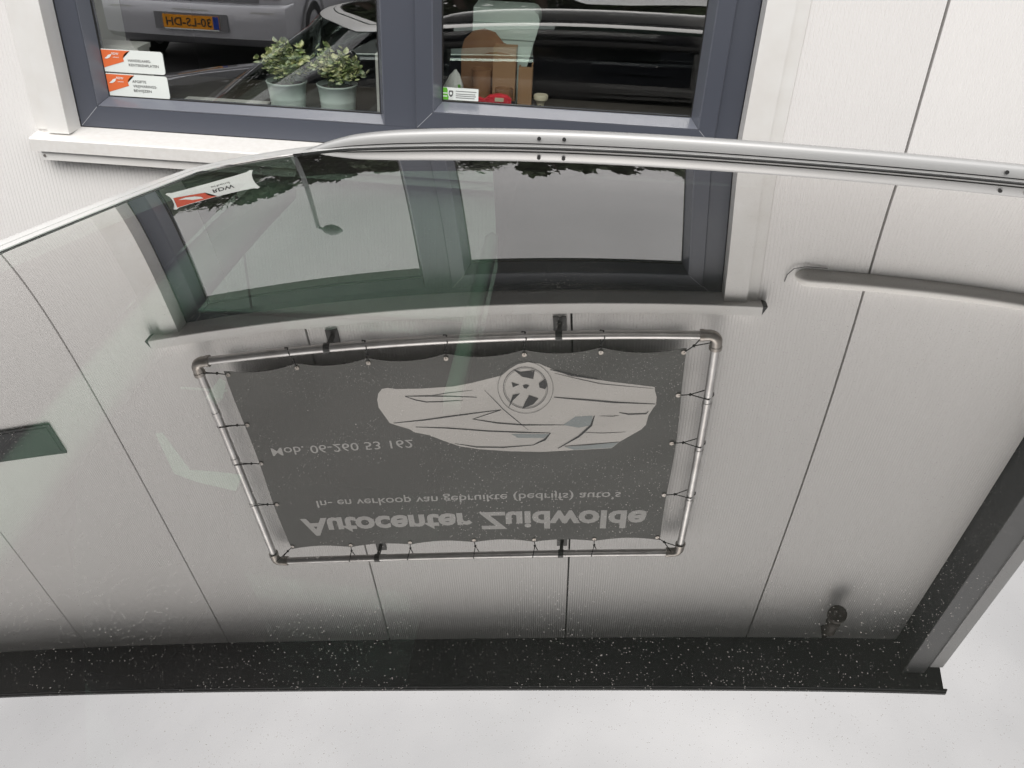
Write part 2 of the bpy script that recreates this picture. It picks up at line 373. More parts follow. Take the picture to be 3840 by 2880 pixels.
for x, sx in ((-.4865, 1), (.4035, -1)):
    for z, sz in ((1.3145, 1), (2.3055, -1)): weld(x+sx*.004, z+sz*.004, x+sx*.049, z+sz*.049, .0384)
# white flashings round the opening
b = mb(); b.add([(-1.5500, .0495, 1.245), (-1.5500, -.022, 1.245), (-1.618, -.022, 1.245), (-1.618, .001, 1.245), (-1.5500, .0495, 2.33), (-1.5500, -.022, 2.33), (-1.618, -.022, 2.33), (-1.618, .001, 2.33)],
    [(1, 0, 4, 5), (2, 1, 5, 6), (3, 2, 6, 7), (0, 1, 2, 3), (7, 6, 5, 4)]); b.build('side_flashing', M_flash, win)
b = mb(); b.add([(.4710, .0495, 1.245), (.4710, -.022, 1.245), (.548, -.022, 1.245), (.548, .001, 1.245), (.4710, .0495, 2.33), (.4710, -.022, 2.33), (.548, -.022, 2.33), (.548, .001, 2.33)],
    [(0, 1, 5, 4), (1, 2, 6, 5), (2, 3, 7, 6), (3, 2, 1, 0), (4, 5, 6, 7)]); b.build('side_flashing', M_flash, win)
box('flashing_edge', M_flash, win, .549, .588, -.006, -.0015, 1.2, 2.33)
box('flashing_edge', M_flash, win, -1.660, -1.619, -.006, -.0015, 1.25, 2.33)
b = mb(); b.loft([[(x, y, z) for y, z in [(.052, 1.247), (-.050, 1.236), (-.054, 1.232), (-.054, 1.196), (-.046, 1.196), (-.044, 1.220), (.052, 1.230)]] for x in (-1.664, .590)]); b.build('sill', M_sill, win)
box('sill_flange', M_flash, win, -1.640, .566, -.043, -.004, 1.166, 1.2185)
b = mb(); b.loft([[(x, y, z) for y, z in [(.05, 2.330), (-.050, 2.326), (-.052, 2.329), (-.052, 2.368), (-.003, 2.376), (.05, 2.376)]] for x in (-1.668, .600)]); b.build('drip_cap', M_flash, win)
for sx, x in ((-1, -1.668), (1, .600)):
    b = mb(); b.add([(x, -.051, 2.366), (x, -.051, 2.326), (x, 0, 2.326), (x, 0, 2.37), (x+sx*.018, -.046, 2.330), (x+sx*.018, -.004, 2.330)], [(0, 1, 4), (1, 2, 5, 4), (2, 3, 5), (3, 0, 4, 5)]); b.build('drip_end', M_blackmetal, win)
for x in (-1.632, .558):
    b = mb(); b.tube([(x, -.046, 1.180), (x, -.042, 1.180)], .004, 8); b.build('screw', M_elbow, win)
# inner reveal and window board
b = mb(); b.box(-1.62, -1.476, .121, .124, 1.25, 2.40); b.box(-1.545, -1.530, .124, .40, 1.27, 2.40); b.build('inner_reveal', M_plaster, win)
b = mb(); b.box(.40, .415, .124, .40, 1.27, 2.40); b.build('inner_reveal', M_plaster, win)
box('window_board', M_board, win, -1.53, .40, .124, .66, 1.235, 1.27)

# ------------------------------------------------------------------ things fixed to the wall
wr = empty('wall_rail')
tag(wr, 'pale beige round-ended rail fixed low-relief on the wall right of the window', 'rail')
WP = [(0, -.034), (.030, -.018), (.044, -.010), (.049, -.004), (.049, .004), (.045, .014), (.037, .026), (.028, .034), (.012, .037), (0, .037)]
b = mb(); rings = []
for i in range(9):
    a = i/8; x = .735-.035*math.cos(a*math.pi/2) if i < 8 else .74
    x = .700+.045*(1-math.cos(a*math.pi/2)); sc_ = max(.12, math.sin(a*math.pi/2))
    rings.append([(x, -.002-sc_*y_, 2.203+sc_*z_) for y_, z_ in WP])
for x in (1.0, 1.4, 1.785): rings.append([(x, -.002-y_, 2.203+z_) for y_, z_ in WP])
b.loft(rings); b.build('rail_body', M_beige, wr, True)
b = mb(); b.tube([(.668, -.004, 2.235), (.672, -.008, 2.20), (.690, -.012, 2.168), (.73, -.012, 2.155), (.80, -.006, 2.158)], .0018, 6); b.build('cable', M_greyt, wr, True)
rebase(wr, (1.2, 0, 2.2))

wl = empty('wall_lamp')
tag(wl, 'small dark lamp under the eave at the right end of the wall', 'lamp')
b = mb(); b.lathe([(.018, -.115), (.036, -.11), (.040, -.07), (.032, -.03), (.036, 0)], (1.335, -.085, 4.22), 14); b.build('lamp_body', M_brownl, wl, True)
b = mb(); b.lathe([(.012, -.16), (.05, -.15), (.052, -.13), (.03, -.12)], (1.335, -.085, 4.22), 14); b.build('lamp_shade', M_brownl, wl, True)
b = mb(); b.tube([(1.335, -.003, 4.30), (1.335, -.07, 4.30), (1.335, -.085, 4.22)], .012, 8); b.build('bracket', M_brownl, wl, True)
rebase(wl, (1.335, 0, 4.2))

bx_ = empty('wall_box')
tag(bx_, 'flat black box on the white wall left of the banner', 'box')
box('housing', M_blackmetal, bx_, -2.74, -2.352, -.010, -.0025, 2.70, 2.878, bev=.0015)
box('cover_plate', M_blackmetal, bx_, -2.72, -2.372, -.0125, -.0102, 2.715, 2.863)
rebase(bx_, (-2.55, 0, 2.7))

# ------------------------------------------------------------------ banner frame
PY = -.08; BX0, BX1, BZ0, BZ1 = -1.495, .453, 2.441, 3.617; PR = .0165
fr = empty('banner_rack')
tag(fr, 'galvanised pipe rack bolted to the wall above the window', 'rack')
for a, c in (((BX0+.03, BZ0), (BX1-.03, BZ0)), ((BX0+.03, BZ1), (BX1-.03, BZ1)), ((BX0, BZ0+.03), (BX0, BZ1-.03)), ((BX1, BZ0+.03), (BX1, BZ1-.03))):
    b = mb(); b.tube([(a[0], PY, a[1]), (c[0], PY, c[1])], PR, 18); b.build('pipe', M_pipe, fr, True, 40)
for cx, cz, sx, sz in ((BX0, BZ0, 1, 1), (BX1, BZ0, -1, 1), (BX0, BZ1, 1, -1), (BX1, BZ1, -1, -1)):
    b = mb(); pts = [(cx+sx*.058, PY, cz)]+[(cx+sx*.026*(1-math.sin(t)), PY, cz+sz*.026*(1-math.cos(t))) for t in [math.pi/2*k/5 for k in range(6)]]+[(cx, PY, cz+sz*.058)]
    b.tube(pts, .0215, 14); b.tube([(cx+sx*.046, PY, cz), (cx+sx*.060, PY, cz)], .0235, 14); b.tube([(cx, PY, cz+sz*.046), (cx, PY, cz+sz*.060)], .0235, 14)
    b.build('elbow', M_elbow, fr, True, 40)
for bxx, bz in ((-.957, BZ0), (-.100, BZ0), (-.975, BZ1), (-.093, BZ1)):
    b = mb(); b.tube([(bxx-.012, PY, bz), (bxx+.012, PY, bz)], .0195, 14); s_ = -1 if bz == BZ0 else -1
    b.box(bxx-.008, bxx+.008, PY+.012, -.006, bz-.006, bz+.006); b.box(bxx-.024, bxx+.024, -.008, -.002, bz-.030, bz+.030)
    b.build('wall_bracket', M_bracket, fr)
for z, xs in ((BZ0, (-.55, -.25)), (BZ1, ())):
    pass
for x, zs in ((BX0, (2.70, 2.95, 3.22)), (BX1, (2.76, 3.0, 3.28))):
    for z in zs:
        b = mb(); b.tube([(x, PY, z-.012), (x, PY, z+.012)], .0185, 14); b.build('pipe_collar', M_pipe, fr, True, 40)
rebase(fr, ((BX0+BX1)/2, 0, BZ0))

# ------------------------------------------------------------------ banner
CX0, CX1, CZ0, CZ1 = -1.400, .356, 2.520, 3.532
EB = [-1.394, -1.103, -.817, -.519, -.229, .049, .345]; ET = [-1.395, -1.093, -.803, -.499, -.218, .058, .352]
def scallop(x, E_):
    for a, c in zip(E_[:-1], E_[1:]):
        if a <= x <= c: t = (x-a)/(c-a); return 4*t*(1-t)
    return 0
def cloth_y(x, z):
    y = PY+.008
    y += .0045*math.sin(5*x+3*z)*math.sin(6*z+1.3*x)+.0014*math.sin(23*z+4*math.sin(3*x))*(.5+.5*math.sin(2.1*x+1))
    for E_, ze in ((EB, CZ0), (ET, CZ1)):
        d = abs(z-ze); s_ = math.exp(-d/.10)
        for e in E_: y += .004*s_*math.exp(-((x-e)/.05)**2)
    return y
ban = empty('banner')
tag(ban, 'dark grey cloth banner with a pale car drawing, laced into the pipe rack', 'banner')
b = mb(); NX, NZ = 140, 70; V = []
for j in range(NZ+1):
    for i in range(NX+1):
        x = CX0+(CX1-CX0)*i/NX; t = j/NZ
        zb = CZ0-.014+.020*scallop(x, EB); zt = CZ1+.014-.022*scallop(x, ET)
        z = zb+(zt-zb)*t; V.append((x+.004*math.sin(9*z)*(1 if i in (0, NX) else 0), cloth_y(x, z), z))
F = [(j*(NX+1)+i, j*(NX+1)+i+1, (j+1)*(NX+1)+i+1, (j+1)*(NX+1)+i) for j in range(NZ) for i in range(NX)]
n0 = len(V); b.add(V+[(x, y+.0012, z) for x, y, z in V], F+[tuple(n0+i for i in f[::-1]) for f in F])
b.build('cloth', M_cloth, ban, True)
pf = lambda off: (lambda x, z: cloth_y(x, z)-off)
text_xz('lettering', 'Autocenter Zuidwolde', -1.303, .279, 3.340, .114, pf(.0009), M_print, ban, .035)
text_xz('lettering', 'In- en verkoop van gebruikte (bedrijfs) auto\u2019s', -1.198, .158, 3.231, .043, pf(.0009), M_print, ban, .008)
text_xz('lettering', 'Mob. 06-260 53 162', -1.322, -.706, 2.909, .042, pf(.0009), M_print, ban, .004)
ART = {
'outline':[(-0.814,2.698),(-0.805,2.668),(-0.786,2.647),(-0.763,2.643),(-0.727,2.651),(-0.629,2.655),(-0.507,2.654),(-0.433,2.641),(-0.318,2.613),(-0.287,2.586),(-0.256,2.567),(-0.215,2.56),(-0.175,2.568),(-0.153,2.581),(-0.13,2.603),(-0.067,2.624),(0.038,2.644),(0.143,2.663),(0.251,2.682),(0.255,2.705),(0.262,2.727),(0.263,2.765),(0.253,2.784),(0.238,2.819),(0.232,2.866),(0.216,2.89),(0.134,2.953),(0.104,2.986),(-0.047,2.988),(-0.174,2.992),(-0.302,2.985),(-0.43,2.971),(-0.513,2.952),(-0.575,2.922),(-0.629,2.89),(-0.691,2.87),(-0.708,2.853),(-0.757,2.83),(-0.784,2.816),(-0.799,2.776),(-0.815,2.736)],
'lines':[([(-0.699,2.687),(-0.61,2.692),(-0.421,2.71)],4),([(-0.699,2.689),(-0.661,2.708),(-0.62,2.721),(-0.564,2.723),(-0.478,2.722)],3),([(-0.768,2.817),(-0.638,2.809),(-0.484,2.791),(-0.331,2.773)],4),([(-0.331,2.773),(-0.446,2.814)],5),([(-0.446,2.814),(-0.351,2.836),(-0.246,2.85),(-0.085,2.856)],4),([(-0.681,2.843),(-0.554,2.855),(-0.391,2.876),(-0.247,2.888),(-0.141,2.895)],4),([(-0.141,2.895),(-0.164,2.928),(-0.212,2.955)],6),([(-0.212,2.955),(-0.333,2.963),(-0.442,2.958),(-0.531,2.937)],4),([(-0.388,2.679),(-0.322,2.771),(-0.264,2.836),(-0.228,2.877)],2),([(0.03,2.814),(0.019,2.861),(-0.029,2.916),(-0.111,2.975)],6),([(-0.124,2.719),(-0.02,2.733),(0.1,2.751),(0.26,2.763)],5),([(0.126,2.801),(0.162,2.81),(0.228,2.809),(0.236,2.797)],4),([(-0.136,2.595),(-0.049,2.623),(0.038,2.641)],5),([(-0.085,2.964),(0.015,2.96),(0.134,2.953)],3),([(-0.622,2.695),(-0.547,2.685),(-0.436,2.676)],2),([(-0.005,2.896),(0.069,2.902),(0.155,2.9)],2),([(-.12,2.612),(.05,2.662),(.25,2.69)],2),([(.05,2.816),(.10,2.818),(.125,2.815)],2)],
'blue':[[(-0.092,2.856),(-0.043,2.816),(0.024,2.814),(0.019,2.861),(-0.03,2.872)],[(-0.085,2.968),(0.022,2.963),(0.13,2.955),(0.104,2.984),(-0.047,2.986)],[(-0.298,2.894),(-0.148,2.9),(-0.167,2.92),(-0.274,2.915)]],
'spokes':[[(-0.275,2.587),(-0.246,2.602),(-0.194,2.597),(-0.201,2.636),(-0.242,2.624)],[(-0.181,2.655),(-0.157,2.636),(-0.149,2.667),(-0.158,2.682),(-0.179,2.674)],[(-0.219,2.708),(-0.184,2.724),(-0.205,2.75),(-0.249,2.771),(-0.235,2.737)],[(-0.282,2.705),(-0.254,2.699),(-0.283,2.731),(-0.303,2.768)],[(-0.283,2.647),(-0.255,2.659),(-0.28,2.67)],[(-0.241,2.663),(-0.229,2.659),(-0.217,2.664),(-0.227,2.678),(-0.238,2.676)]]}
def flatpoly(polys, off, name, material, parent, cuts=3, fy=None):
    bm = bmesh.new()
    for P in polys:
        f = bm.faces.new([bm.verts.new((x, 0, z)) for x, z in P])
    bmesh.ops.triangulate(bm, faces=bm.faces[:])
    for _ in range(cuts):
        es = [e for e in bm.edges if e.calc_length() > .03]
        if not es: break
        bmesh.ops.subdivide_edges(bm, edges=es, cuts=1); bmesh.ops.triangulate(bm, faces=bm.faces[:])
    bmesh.ops.recalc_face_normals(bm, faces=bm.faces[:])
    bm.verts.index_update()
    b = mb(); b.add([(q.co.x, (fy or cloth_y)(q.co.x, q.co.z)-off, q.co.z) for q in bm.verts], [[q.index for q in f.verts] for f in bm.faces]); bm.free()
    return b.build(name, material, parent)
def strokes(lines):
    out = []
    for P, wd in lines:
        wd *= .00078
        for i in range(len(P)-1):
            a, c = Vector(P[i]), Vector(P[i+1]); d = (c-a).normalized(); n = Vector((-d.y, d.x))
            t0 = 1 if i else .45; t1 = 1 if i < len(P)-2 else .35
            a2 = a-d*.0006; c2 = c+d*.0006
            out.append([tuple(a2+n*wd*t0), tuple(a2-n*wd*t0), tuple(c2-n*wd*t1), tuple(c2+n*wd*t1)])
    return out
art = flatpoly([ART['outline']], .0007, 'car_drawing', M_art, ban, 6)
flatpoly(ART['blue'], .0011, 'drawn_glass', M_blueink, art)
flatpoly(strokes(ART['lines']), .0015, 'drawn_lines', M_ink, art)
circ = []
for rr_, wd in ((.105, 1.2), (.084, 1.6), (.079, .8)):
    P = [(-.232+rr_*math.cos(t), 2.675+rr_*1.12*math.sin(t)) for t in [2*math.pi*k/40 for k in range(41)]]
    circ += [(P[i:i+2], wd*2.2) for i in range(40)]
flatpoly(ART['spokes'], .0018, 'drawn_wheel_openings', M_ink, art)
flatpoly(strokes(circ), .0021, 'drawn_wheel_rings', M_greyt, art)
# bungee ties
def tie(ex, ez, px2, pz2):
    e = Vector((ex, cloth_y(ex, ez)-.003, ez)); p = Vector((px2, PY, pz2)); d = (p-e); d.y = 0; L_ = d.length; d.normalize()
    n = Vector((-d.z, 0, d.x)); b = mb(); kn = e+d*min(.045, L_*.45)
    b.tube([e, kn], .0022, 5); b.ball(kn, .006, 8)
    far = p+d*(PR+.003)
    b.tube([kn, p+n*.011+Vector((0, -PR-.002, 0)), far+n*.006], .0022, 5); b.tube([kn, p-n*.011+Vector((0, PR+.002, 0)), far-n*.006], .0022, 5)
    b.tube([p+n*.011+Vector((0, -PR-.002, 0)), far+n*.004, far-n*.004, p-n*.011+Vector((0, PR+.002, 0))], .0026, 5)
    b.build('bungee_tie', M_tie, ban, True)
    b = mb(); b.tube([e+Vector((0, .001, 0)), e+Vector((0, -.0015, 0))], .009, 10); b.build('eyelet', M_elbow, ban)
for ex, px2 in zip(EB[1:-1], (-1.113, -.814, -.511, -.226, .051)): tie(ex, CZ0+.006, px2, BZ0)
for ex, px2 in zip(ET[1:-1], (-1.102, -.812, -.492, -.212, .061)): tie(ex, CZ1-.004, px2, BZ1)
for z in (2.774, 2.983, 3.232): tie(CX0+.014, z+.004, BX0, z-.006)
for z in (2.718, 2.961, 3.246): tie(CX1-.014, z+.004, BX1, z-.006)
tie(CX0+.012, CZ0+.004, BX0, BZ0+.05); tie(CX1-.012, CZ0+.004, BX1-.03, BZ0+.012)
tie(CX0+.012, CZ1-.006, BX0+.02, BZ1-.012); tie(CX1-.012, CZ1-.006, BX1-.02, BZ1-.012)
rebase(ban, ((CX0+CX1)/2, PY, CZ0))

# ------------------------------------------------------------------ stickers on the glass
def rrect(x0, x1, z0, z1, r, n=4):
    P = []
    for cx, cz, a0 in ((x1-r, z0+r, -90), (x1-r, z1-r, 0), (x0+r, z1-r, 90), (x0+r, z0+r, 180)):
        P += [(cx+r*math.cos(R(a0+90*k/n)), cz+r*math.sin(R(a0+90*k/n))) for k in range(n+1)]
    return P
def slab(P, y0, y1, name, material, parent):
    n = len(P); b = mb()
    b.add([(x, y0, z) for x, z in P]+[(x, y1, z) for x, z in P], [list(range(n)), list(range(n, 2*n))[::-1]]+[(i, i+n, (i+1) % n+n, (i+1) % n) for i in range(n)])
    return b.build(name, material, parent)
GY = .0965
flat = lambda y: (lambda x, z: y)
BIRD = [(0, .08), (.25, .30), (.55, .62), (1, .95), (.92, .62), (.70, .30), (.40, .06), (.55, .30), (.30, .02)]
def bird(x0, x1, z0, z1, y, parent): return flatpoly([[(x0+(x1-x0)*a, z0+(z1-z0)*c) for a, c in [(0, .05), (.30, .35), (.55, .75), (1, 1), (.93, .62), (.70, .25), (.35, 0)]]], 0, 'emblem', M_white, parent, 0, flat(y))
def rdw(x0, x1, z0, z1, lines, label):
    st = empty('sticker'); tag(st, label, 'sticker')
    w_, h_ = x1-x0, z1-z0
    slab(rrect(x0, x1, z0, z1, .008), GY-.0016, GY-.0002, 'backing', M_white, st)
    op = [(x0+.012*w_, z1-.03*h_), (x0+.49*w_, z1-.03*h_), (x0+.43*w_, z1-.10*h_), (x0+.385*w_, z1-.22*h_), (x0+.365*w_, z1-.36*h_), (x0+.375*w_, z1-.50*h_), (x0+.02*w_, z1-.84*h_)]
    flatpoly([op], 0, 'orange_field', M_orange, st, 0, flat(GY-.0024))
    bird(x0+.07*w_, x0+.19*w_, z1-.42*h_, z1-.20*h_, GY-.0032, st)
    text_xz('lettering', 'RDW', x0+.20*w_, x0+.31*w_, z1-.23*h_, .10*h_, flat(GY-.0032), M_white, st, .02)
    text_xz('lettering', 'erkend', x0+.21*w_, x0+.30*w_, z1-.36*h_, .05*h_, flat(GY-.0032), M_white, st, .02)
    for i, (t, wd) in enumerate(lines):
        text_xz('lettering', t, x0+.44*w_, x0+(.44+wd)*w_, z1-(.50+.20*i-(.03 if len(lines) > 2 else 0)-(.12 if len(lines) > 2 else 0))*h_, .115*h_, flat(GY-.0024), M_greyt, st, .01)
    rebase(st, ((x0+x1)/2, GY, z0))
rdw(-1.466, -1.268, 1.4105, 1.477, [('HANDELAARS-', .36), ('KENTEKENPLATEN', .47)], 'orange and white window sticker reading handelaarskentekenplaten, upper of the pair')
rdw(-1.466, -1.266, 1.337, 1.4055, [('AFGIFTE', .22), ('VRIJWARINGS-', .38), ('BEWIJZEN', .28)], 'orange and white window sticker reading afgifte vrijwaringsbewijzen, lower of the pair')
st = empty('sticker'); tag(st, 'large white and red shield-shaped sticker high on the left pane', 'sticker')
x0, x1, z0, z1 = -1.436, -1.104, 1.642, 1.757; w_, h_ = x1-x0, z1-z0
P = []
for a, c in [(0, .0), (.03, -.05), (.07, .02), (.2, .05), (.5, .07), (.8, .05), (.93, .02), (.97, -.05), (1.0, 0), (.98, .12), (.965, .3), (.96, .5), (.965, .7), (.98, .88), (1.0, 1.0), (.97, 1.05), (.93, .98), (.8, .95), (.5, .93), (.2, .95), (.07, .98), (.03, 1.05), (0, 1.0), (.02, .88), (.035, .7), (.04, .5), (.035, .3), (.02, .12)]: P.append((x0+a*w_, z0+c*h_))
slab(P, GY-.0016, GY-.0002, 'backing', M_white, st)
flatpoly([[(x0+a*w_, z0+c*h_) for a, c in [(.05, .96), (.2, .93), (.52, .91), (.46, .82), (.42, .68), (.41, .55), (.06, .36), (.06, .6)]]], 0, 'red_field', M_red_v, st, 0, flat(GY-.0024))
bird(x0+.10*w_, x0+.37*w_, z0+.52*h_, z0+.84*h_, GY-.0032, st)
text_xz('lettering', 'RDW', x0+.50*w_, x0+.74*w_, z0+.50*h_, .20*h_, flat(GY-.0026), M_text, st, .02)
text_xz('lettering', 'erkend', x0+.50*w_, x0+.71*w_, z0+.30*h_, .11*h_, flat(GY-.0026), M_greyt, st, .005)
rebase(st, ((x0+x1)/2, GY, z0))
st = empty('sticker'); tag(st, 'small green and white security sticker in the corner of the right pane', 'sticker')
x0, x1, z0, z1 = -.4195, -.306, 1.392, 1.4275; GY2 = .096; w_, h_ = x1-x0, z1-z0
slab(rrect(x0, x1, z0, z1, .0015), GY2-.0016, GY2-.0002, 'backing', M_white, st)
flatpoly([[(x0, z0), (x0+.20*w_, z0), (x0+.22*w_, z0+.5*h_), (x0+.16*w_, z1), (x0, z1)]], 0, 'green_field', M_green, st, 0, flat(GY2-.0022))
sh = [(.19, .88), (.27, .92), (.36, .88), (.36, .5), (.33, .25), (.27, .1), (.21, .25), (.18, .5)]
flatpoly([[(x0+a*w_, z0+c*h_) for a, c in sh]], 0, 'shield', M_white, st, 0, flat(GY2-.0028))
flatpoly([[(x0+(.272+(a-.272)*.68)*w_, z0+(.52+(c-.52)*.68)*h_) for a, c in sh]], 0, 'shield_field', M_greyt, st, 0, flat(GY2-.0034))
flatpoly([[(x0+(.272+.035*math.cos(t))*w_, z0+(.55+.13*math.sin(t))*h_) for t in [math.pi*k/5 for k in range(10)]]], 0, 'shield_ring', M_white, st, 0, flat(GY2-.004))
for k, (a, c, wd) in enumerate(((.40, .72, .55), (.40, .50, .52), (.40, .34, .54), (.40, .18, .5))):
    flatpoly([[(x0+a*w_, z0+c*h_), (x0+(a+wd)*w_, z0+c*h_), (x0+(a+wd)*w_, z0+(c+.055)*h_), (x0+a*w_, z0+(c+.055)*h_)]], 0, 'print_line', M_sgrey, st, 0, flat(GY2-.0024))
flatpoly([[(x0+.02*w_, z0+c*h_), (x0+.17*w_, z0+c*h_), (x0+.17*w_, z0+(c+.08)*h_), (x0+.02*w_, z0+(c+.08)*h_)] for c in (.25, .5)], 0, 'print_line', M_white, st, 0, flat(GY2-.0026))
rebase(st, ((x0+x1)/2, GY2, z0))

# ------------------------------------------------------------------ things on the window board
BZ = 1.2705
def plant(cx, cy, seed, label, n=150):
    rnd = random.Random(seed); t = empty('potted_plant'); tag(t, label, 'plant', 'mint pots on the window board')
    b = mb(); H = .122
    prof = [(.046, 0), (.048, .004), (.0525, .045), (.0545, .050), (.0535, .055), (.0555, .060), (.0545, .066), (.057, .071), (.0555, .076), (.0605, H-.006), (.0635, H-.004), (.0640, H), (.0615, H+.001), (.0595, H-.01), (.056, H-.02)]
    b.lathe(prof, (cx, cy, BZ), 32); p = b.build('pot', M_pot, t, True, 50)
    b = mb(); b.lathe([(.001, H-.022), (.057, H-.022), (.056, H-.012), (.03, H-.006), (.001, H-.004)], (cx, cy, BZ), 16); b.build('soil', M_soil, t)
    lb, lb2, st_ = mb(), mb(), mb()
    for k in range(48):
        a = rnd.uniform(0, 2*math.pi); sp = rnd.uniform(.01, .112); h = rnd.uniform(.055, .135)*(1.05-sp*3.2)
        p0 = Vector((cx+rnd.uniform(-.025, .025), cy+rnd.uniform(-.025, .025), BZ+H-.01)); p2 = Vector((cx+sp*math.cos(a), cy+.6*sp*math.sin(a), BZ+H+h*1.05-.02))
        p1 = (p0+p2)/2+Vector((0, 0, .02)); st_.tube([p0, p1, p2], [.0014, .0012, .0008], 5, False)
        for j in range(rnd.randint(11, 17)):
            q = rnd.uniform(.25, 1.05); c = p0*(1-q)**2+p1*2*q*(1-q)+p2*q*q
            az = rnd.uniform(0, 2*math.pi); el = rnd.uniform(-.2, 1.1); d = Vector((math.cos(az)*math.cos(el), math.sin(az)*math.cos(el), math.sin(el)))
            s_ = d.cross(Vector((0, 0, 1)));  s_ = s_.normalized() if s_.length > .1 else Vector((1, 0, 0)); nrm = s_.cross(d)
            ln = rnd.uniform(.014, .027); wd = ln*rnd.uniform(.32, .46)
            P_ = [c, c+d*ln*.35+s_*wd-nrm*.002, c+d*ln*.75+s_*wd*.8-nrm*.003, c+d*ln, c+d*ln*.75-s_*wd*.8-nrm*.003, c+d*ln*.35-s_*wd-nrm*.002, c+d*ln*.5+nrm*.0018]
            (lb if rnd.random() < .68 else lb2).add(P_, [(0, 1, 6), (1, 2, 6), (2, 3, 6), (3, 4, 6), (4, 5, 6), (5, 0, 6)])
    st_.build('stems', M_stem, t); f1 = lb.build('foliage', M_leaf, t); f2 = lb2.build('foliage', M_leaf2, t)
    f1['kind'] = 'stuff'; f2['kind'] = 'stuff'
    rebase(t, (cx, cy, BZ))
plant(-.925, .195, 3, 'bushy variegated plant in a ribbed mint pot, further from the mullion')
plant(-.764, .195, 11, 'bushy variegated plant in a ribbed mint pot, nearer the mullion')

t = empty('card_box'); tag(t, 'white open card box standing behind the two orange stickers', 'box')
box('box_body', M_paper, t, -1.53, -1.382, .17, .25, BZ, 1.455); box('box_lid', M_paper, t, -1.527, -1.378, .166, .254, 1.4555, 1.470); rebase(t, (-1.456, .2, BZ))
t = empty('magazine'); tag(t, 'white booklet with a yellow edge lying on the window board', 'booklet')
box('pages', M_paper, t, -1.30, -1.02, .15, .30, BZ, BZ+.024); box('yellow_strip', M_yellow, t, -1.17, -1.04, .148, .16, BZ+.0245, BZ+.028); rebase(t, (-1.16, .22, BZ))
t = empty('upright_folder'); tag(t, 'narrow white folder standing on end beside the mullion', 'folder')
box('folder_cover', M_paper, t, -.640, -.622, .20, .30, BZ, 1.488); box('folder_spine', M_plaster, t, -.6215, -.615, .20, .30, BZ, 1.484); rebase(t, (-.63, .25, BZ))
t = empty('cardboard_organiser'); tag(t, 'brown cardboard desk organiser with an arched back inside the right pane', 'organiser')
P = [(-.400, BZ), (-.255, BZ), (-.255, 1.50)]+[(-.3275+.0725*math.cos(R(a)), 1.47+.072*math.sin(R(a))) for a in (25, 60, 90, 120, 150, 180)]+[(-.400, 1.46)]
slab(P, .40, .412, 'arched_back', M_card, t)
box('tall_box', M_card2, t, -.288, -.215, .33, .40, BZ, 1.50)
b = mb(); b.lathe([(.03, 0), (.033, .16), (.030, .16), (.028, .01)], (-.325, .345, BZ), 16); b.build('cup', M_card, t, True, 50)
b = mb(); b.lathe([(.026, 0), (.029, .12), (.026, .12), (.024, .01)], (-.245, .28, BZ), 16); b.build('cup', M_card, t, True, 50)
box('front_tray', M_card, t, -.36, -.215, .22, .25, BZ, 1.355)
rebase(t, (-.31, .33, BZ))
t = empty('added_tub'); tag(t, 'pale mint tub with rounded corner, added for an unidentified pale shape behind the brown organiser', 'tub')  # made-up tub in place of an unidentified pale shape in the pane
M_tub = mat('pale_mint_plastic', (.70, .84, .76), .5)
def tub(z0, z1, o, name, r=.03):
    P = [(-.369, z0), (-.153, z0)]+[(-.153+o-r+r*math.cos(R(a)), z1-r+r*math.sin(R(a))) for a in (0, 30, 60, 90)]+[(-.369, z1)]
    slab(P, .455-o, .60, name, M_tub, t)
slab([(-.369, BZ), (-.225, BZ), (-.167, 1.503), (-.369, 1.503)], .455, .60, 'tub_body', M_tub, t)
slab([(-.370, 1.5045), (-.165, 1.5045), (-.153, 1.552), (-.370, 1.552)], .451, .60, 'tub_band', M_tub, t)
tub(1.5535, 1.597, 0, 'tub_lid', .03)
rebase(t, (-.3, .52, BZ))
t = empty('small_carton'); tag(t, 'small open pale carton right of the brown organiser', 'carton')
b = mb(); b.box(-.205, -.160, .33, .334, BZ, 1.445); b.box(-.205, -.201, .334, .37, BZ, 1.445); b.box(-.164, -.160, .334, .37, BZ, 1.455); b.box(-.201, -.164, .366, .37, BZ, 1.44); b.build('carton_sides', M_card2, t); rebase(t, (-.18, .35, BZ))
t = empty('paper_bag'); tag(t, 'crumpled pale paper bag behind the green sticker', 'bag')
b = mb(); rnd = random.Random(5); rings = []
for z, a, c in ((BZ, .045, .03), (1.32, .044, .03), (1.37, .04, .026), (1.41, .03, .02), (1.44, .016, .012), (1.455, .004, .004)):
    rings.append([(-.412+(.02 if z > 1.4 else 0)+a*math.cos(2*math.pi*k/12)*rnd.uniform(.85, 1.1), .20+c*math.sin(2*math.pi*k/12)*rnd.uniform(.8, 1.1), z+rnd.uniform(-.004, .004)) for k in range(12)])
b.loft(rings); b.build('bag_body', M_plaster, t)
b = mb(); b.box(-.378, -.370, .165, .168, 1.39, 1.42); b.build('bag_print', M_green, t); rebase(t, (-.41, .2, BZ))
t = empty('box_cutter'); tag(t, 'red plastic box cutter lying on the window board', 'knife')
b = mb(); b.loft([[(x, .17+y*wd, BZ+.102+z*h) for y, z in [(-.012, 0), (.012, 0), (.012, .8), (.006, 1), (-.006, 1), (-.012, .8)]] for x, wd, h in ((-.330, .5, .012), (-.312, .9, .014), (-.296, .7, .010), (-.280, 1, .022), (-.25, 1.1, .028), (-.225, 1, .024), (-.212, .7, .014))]); b.build('handle', M_redp, t)
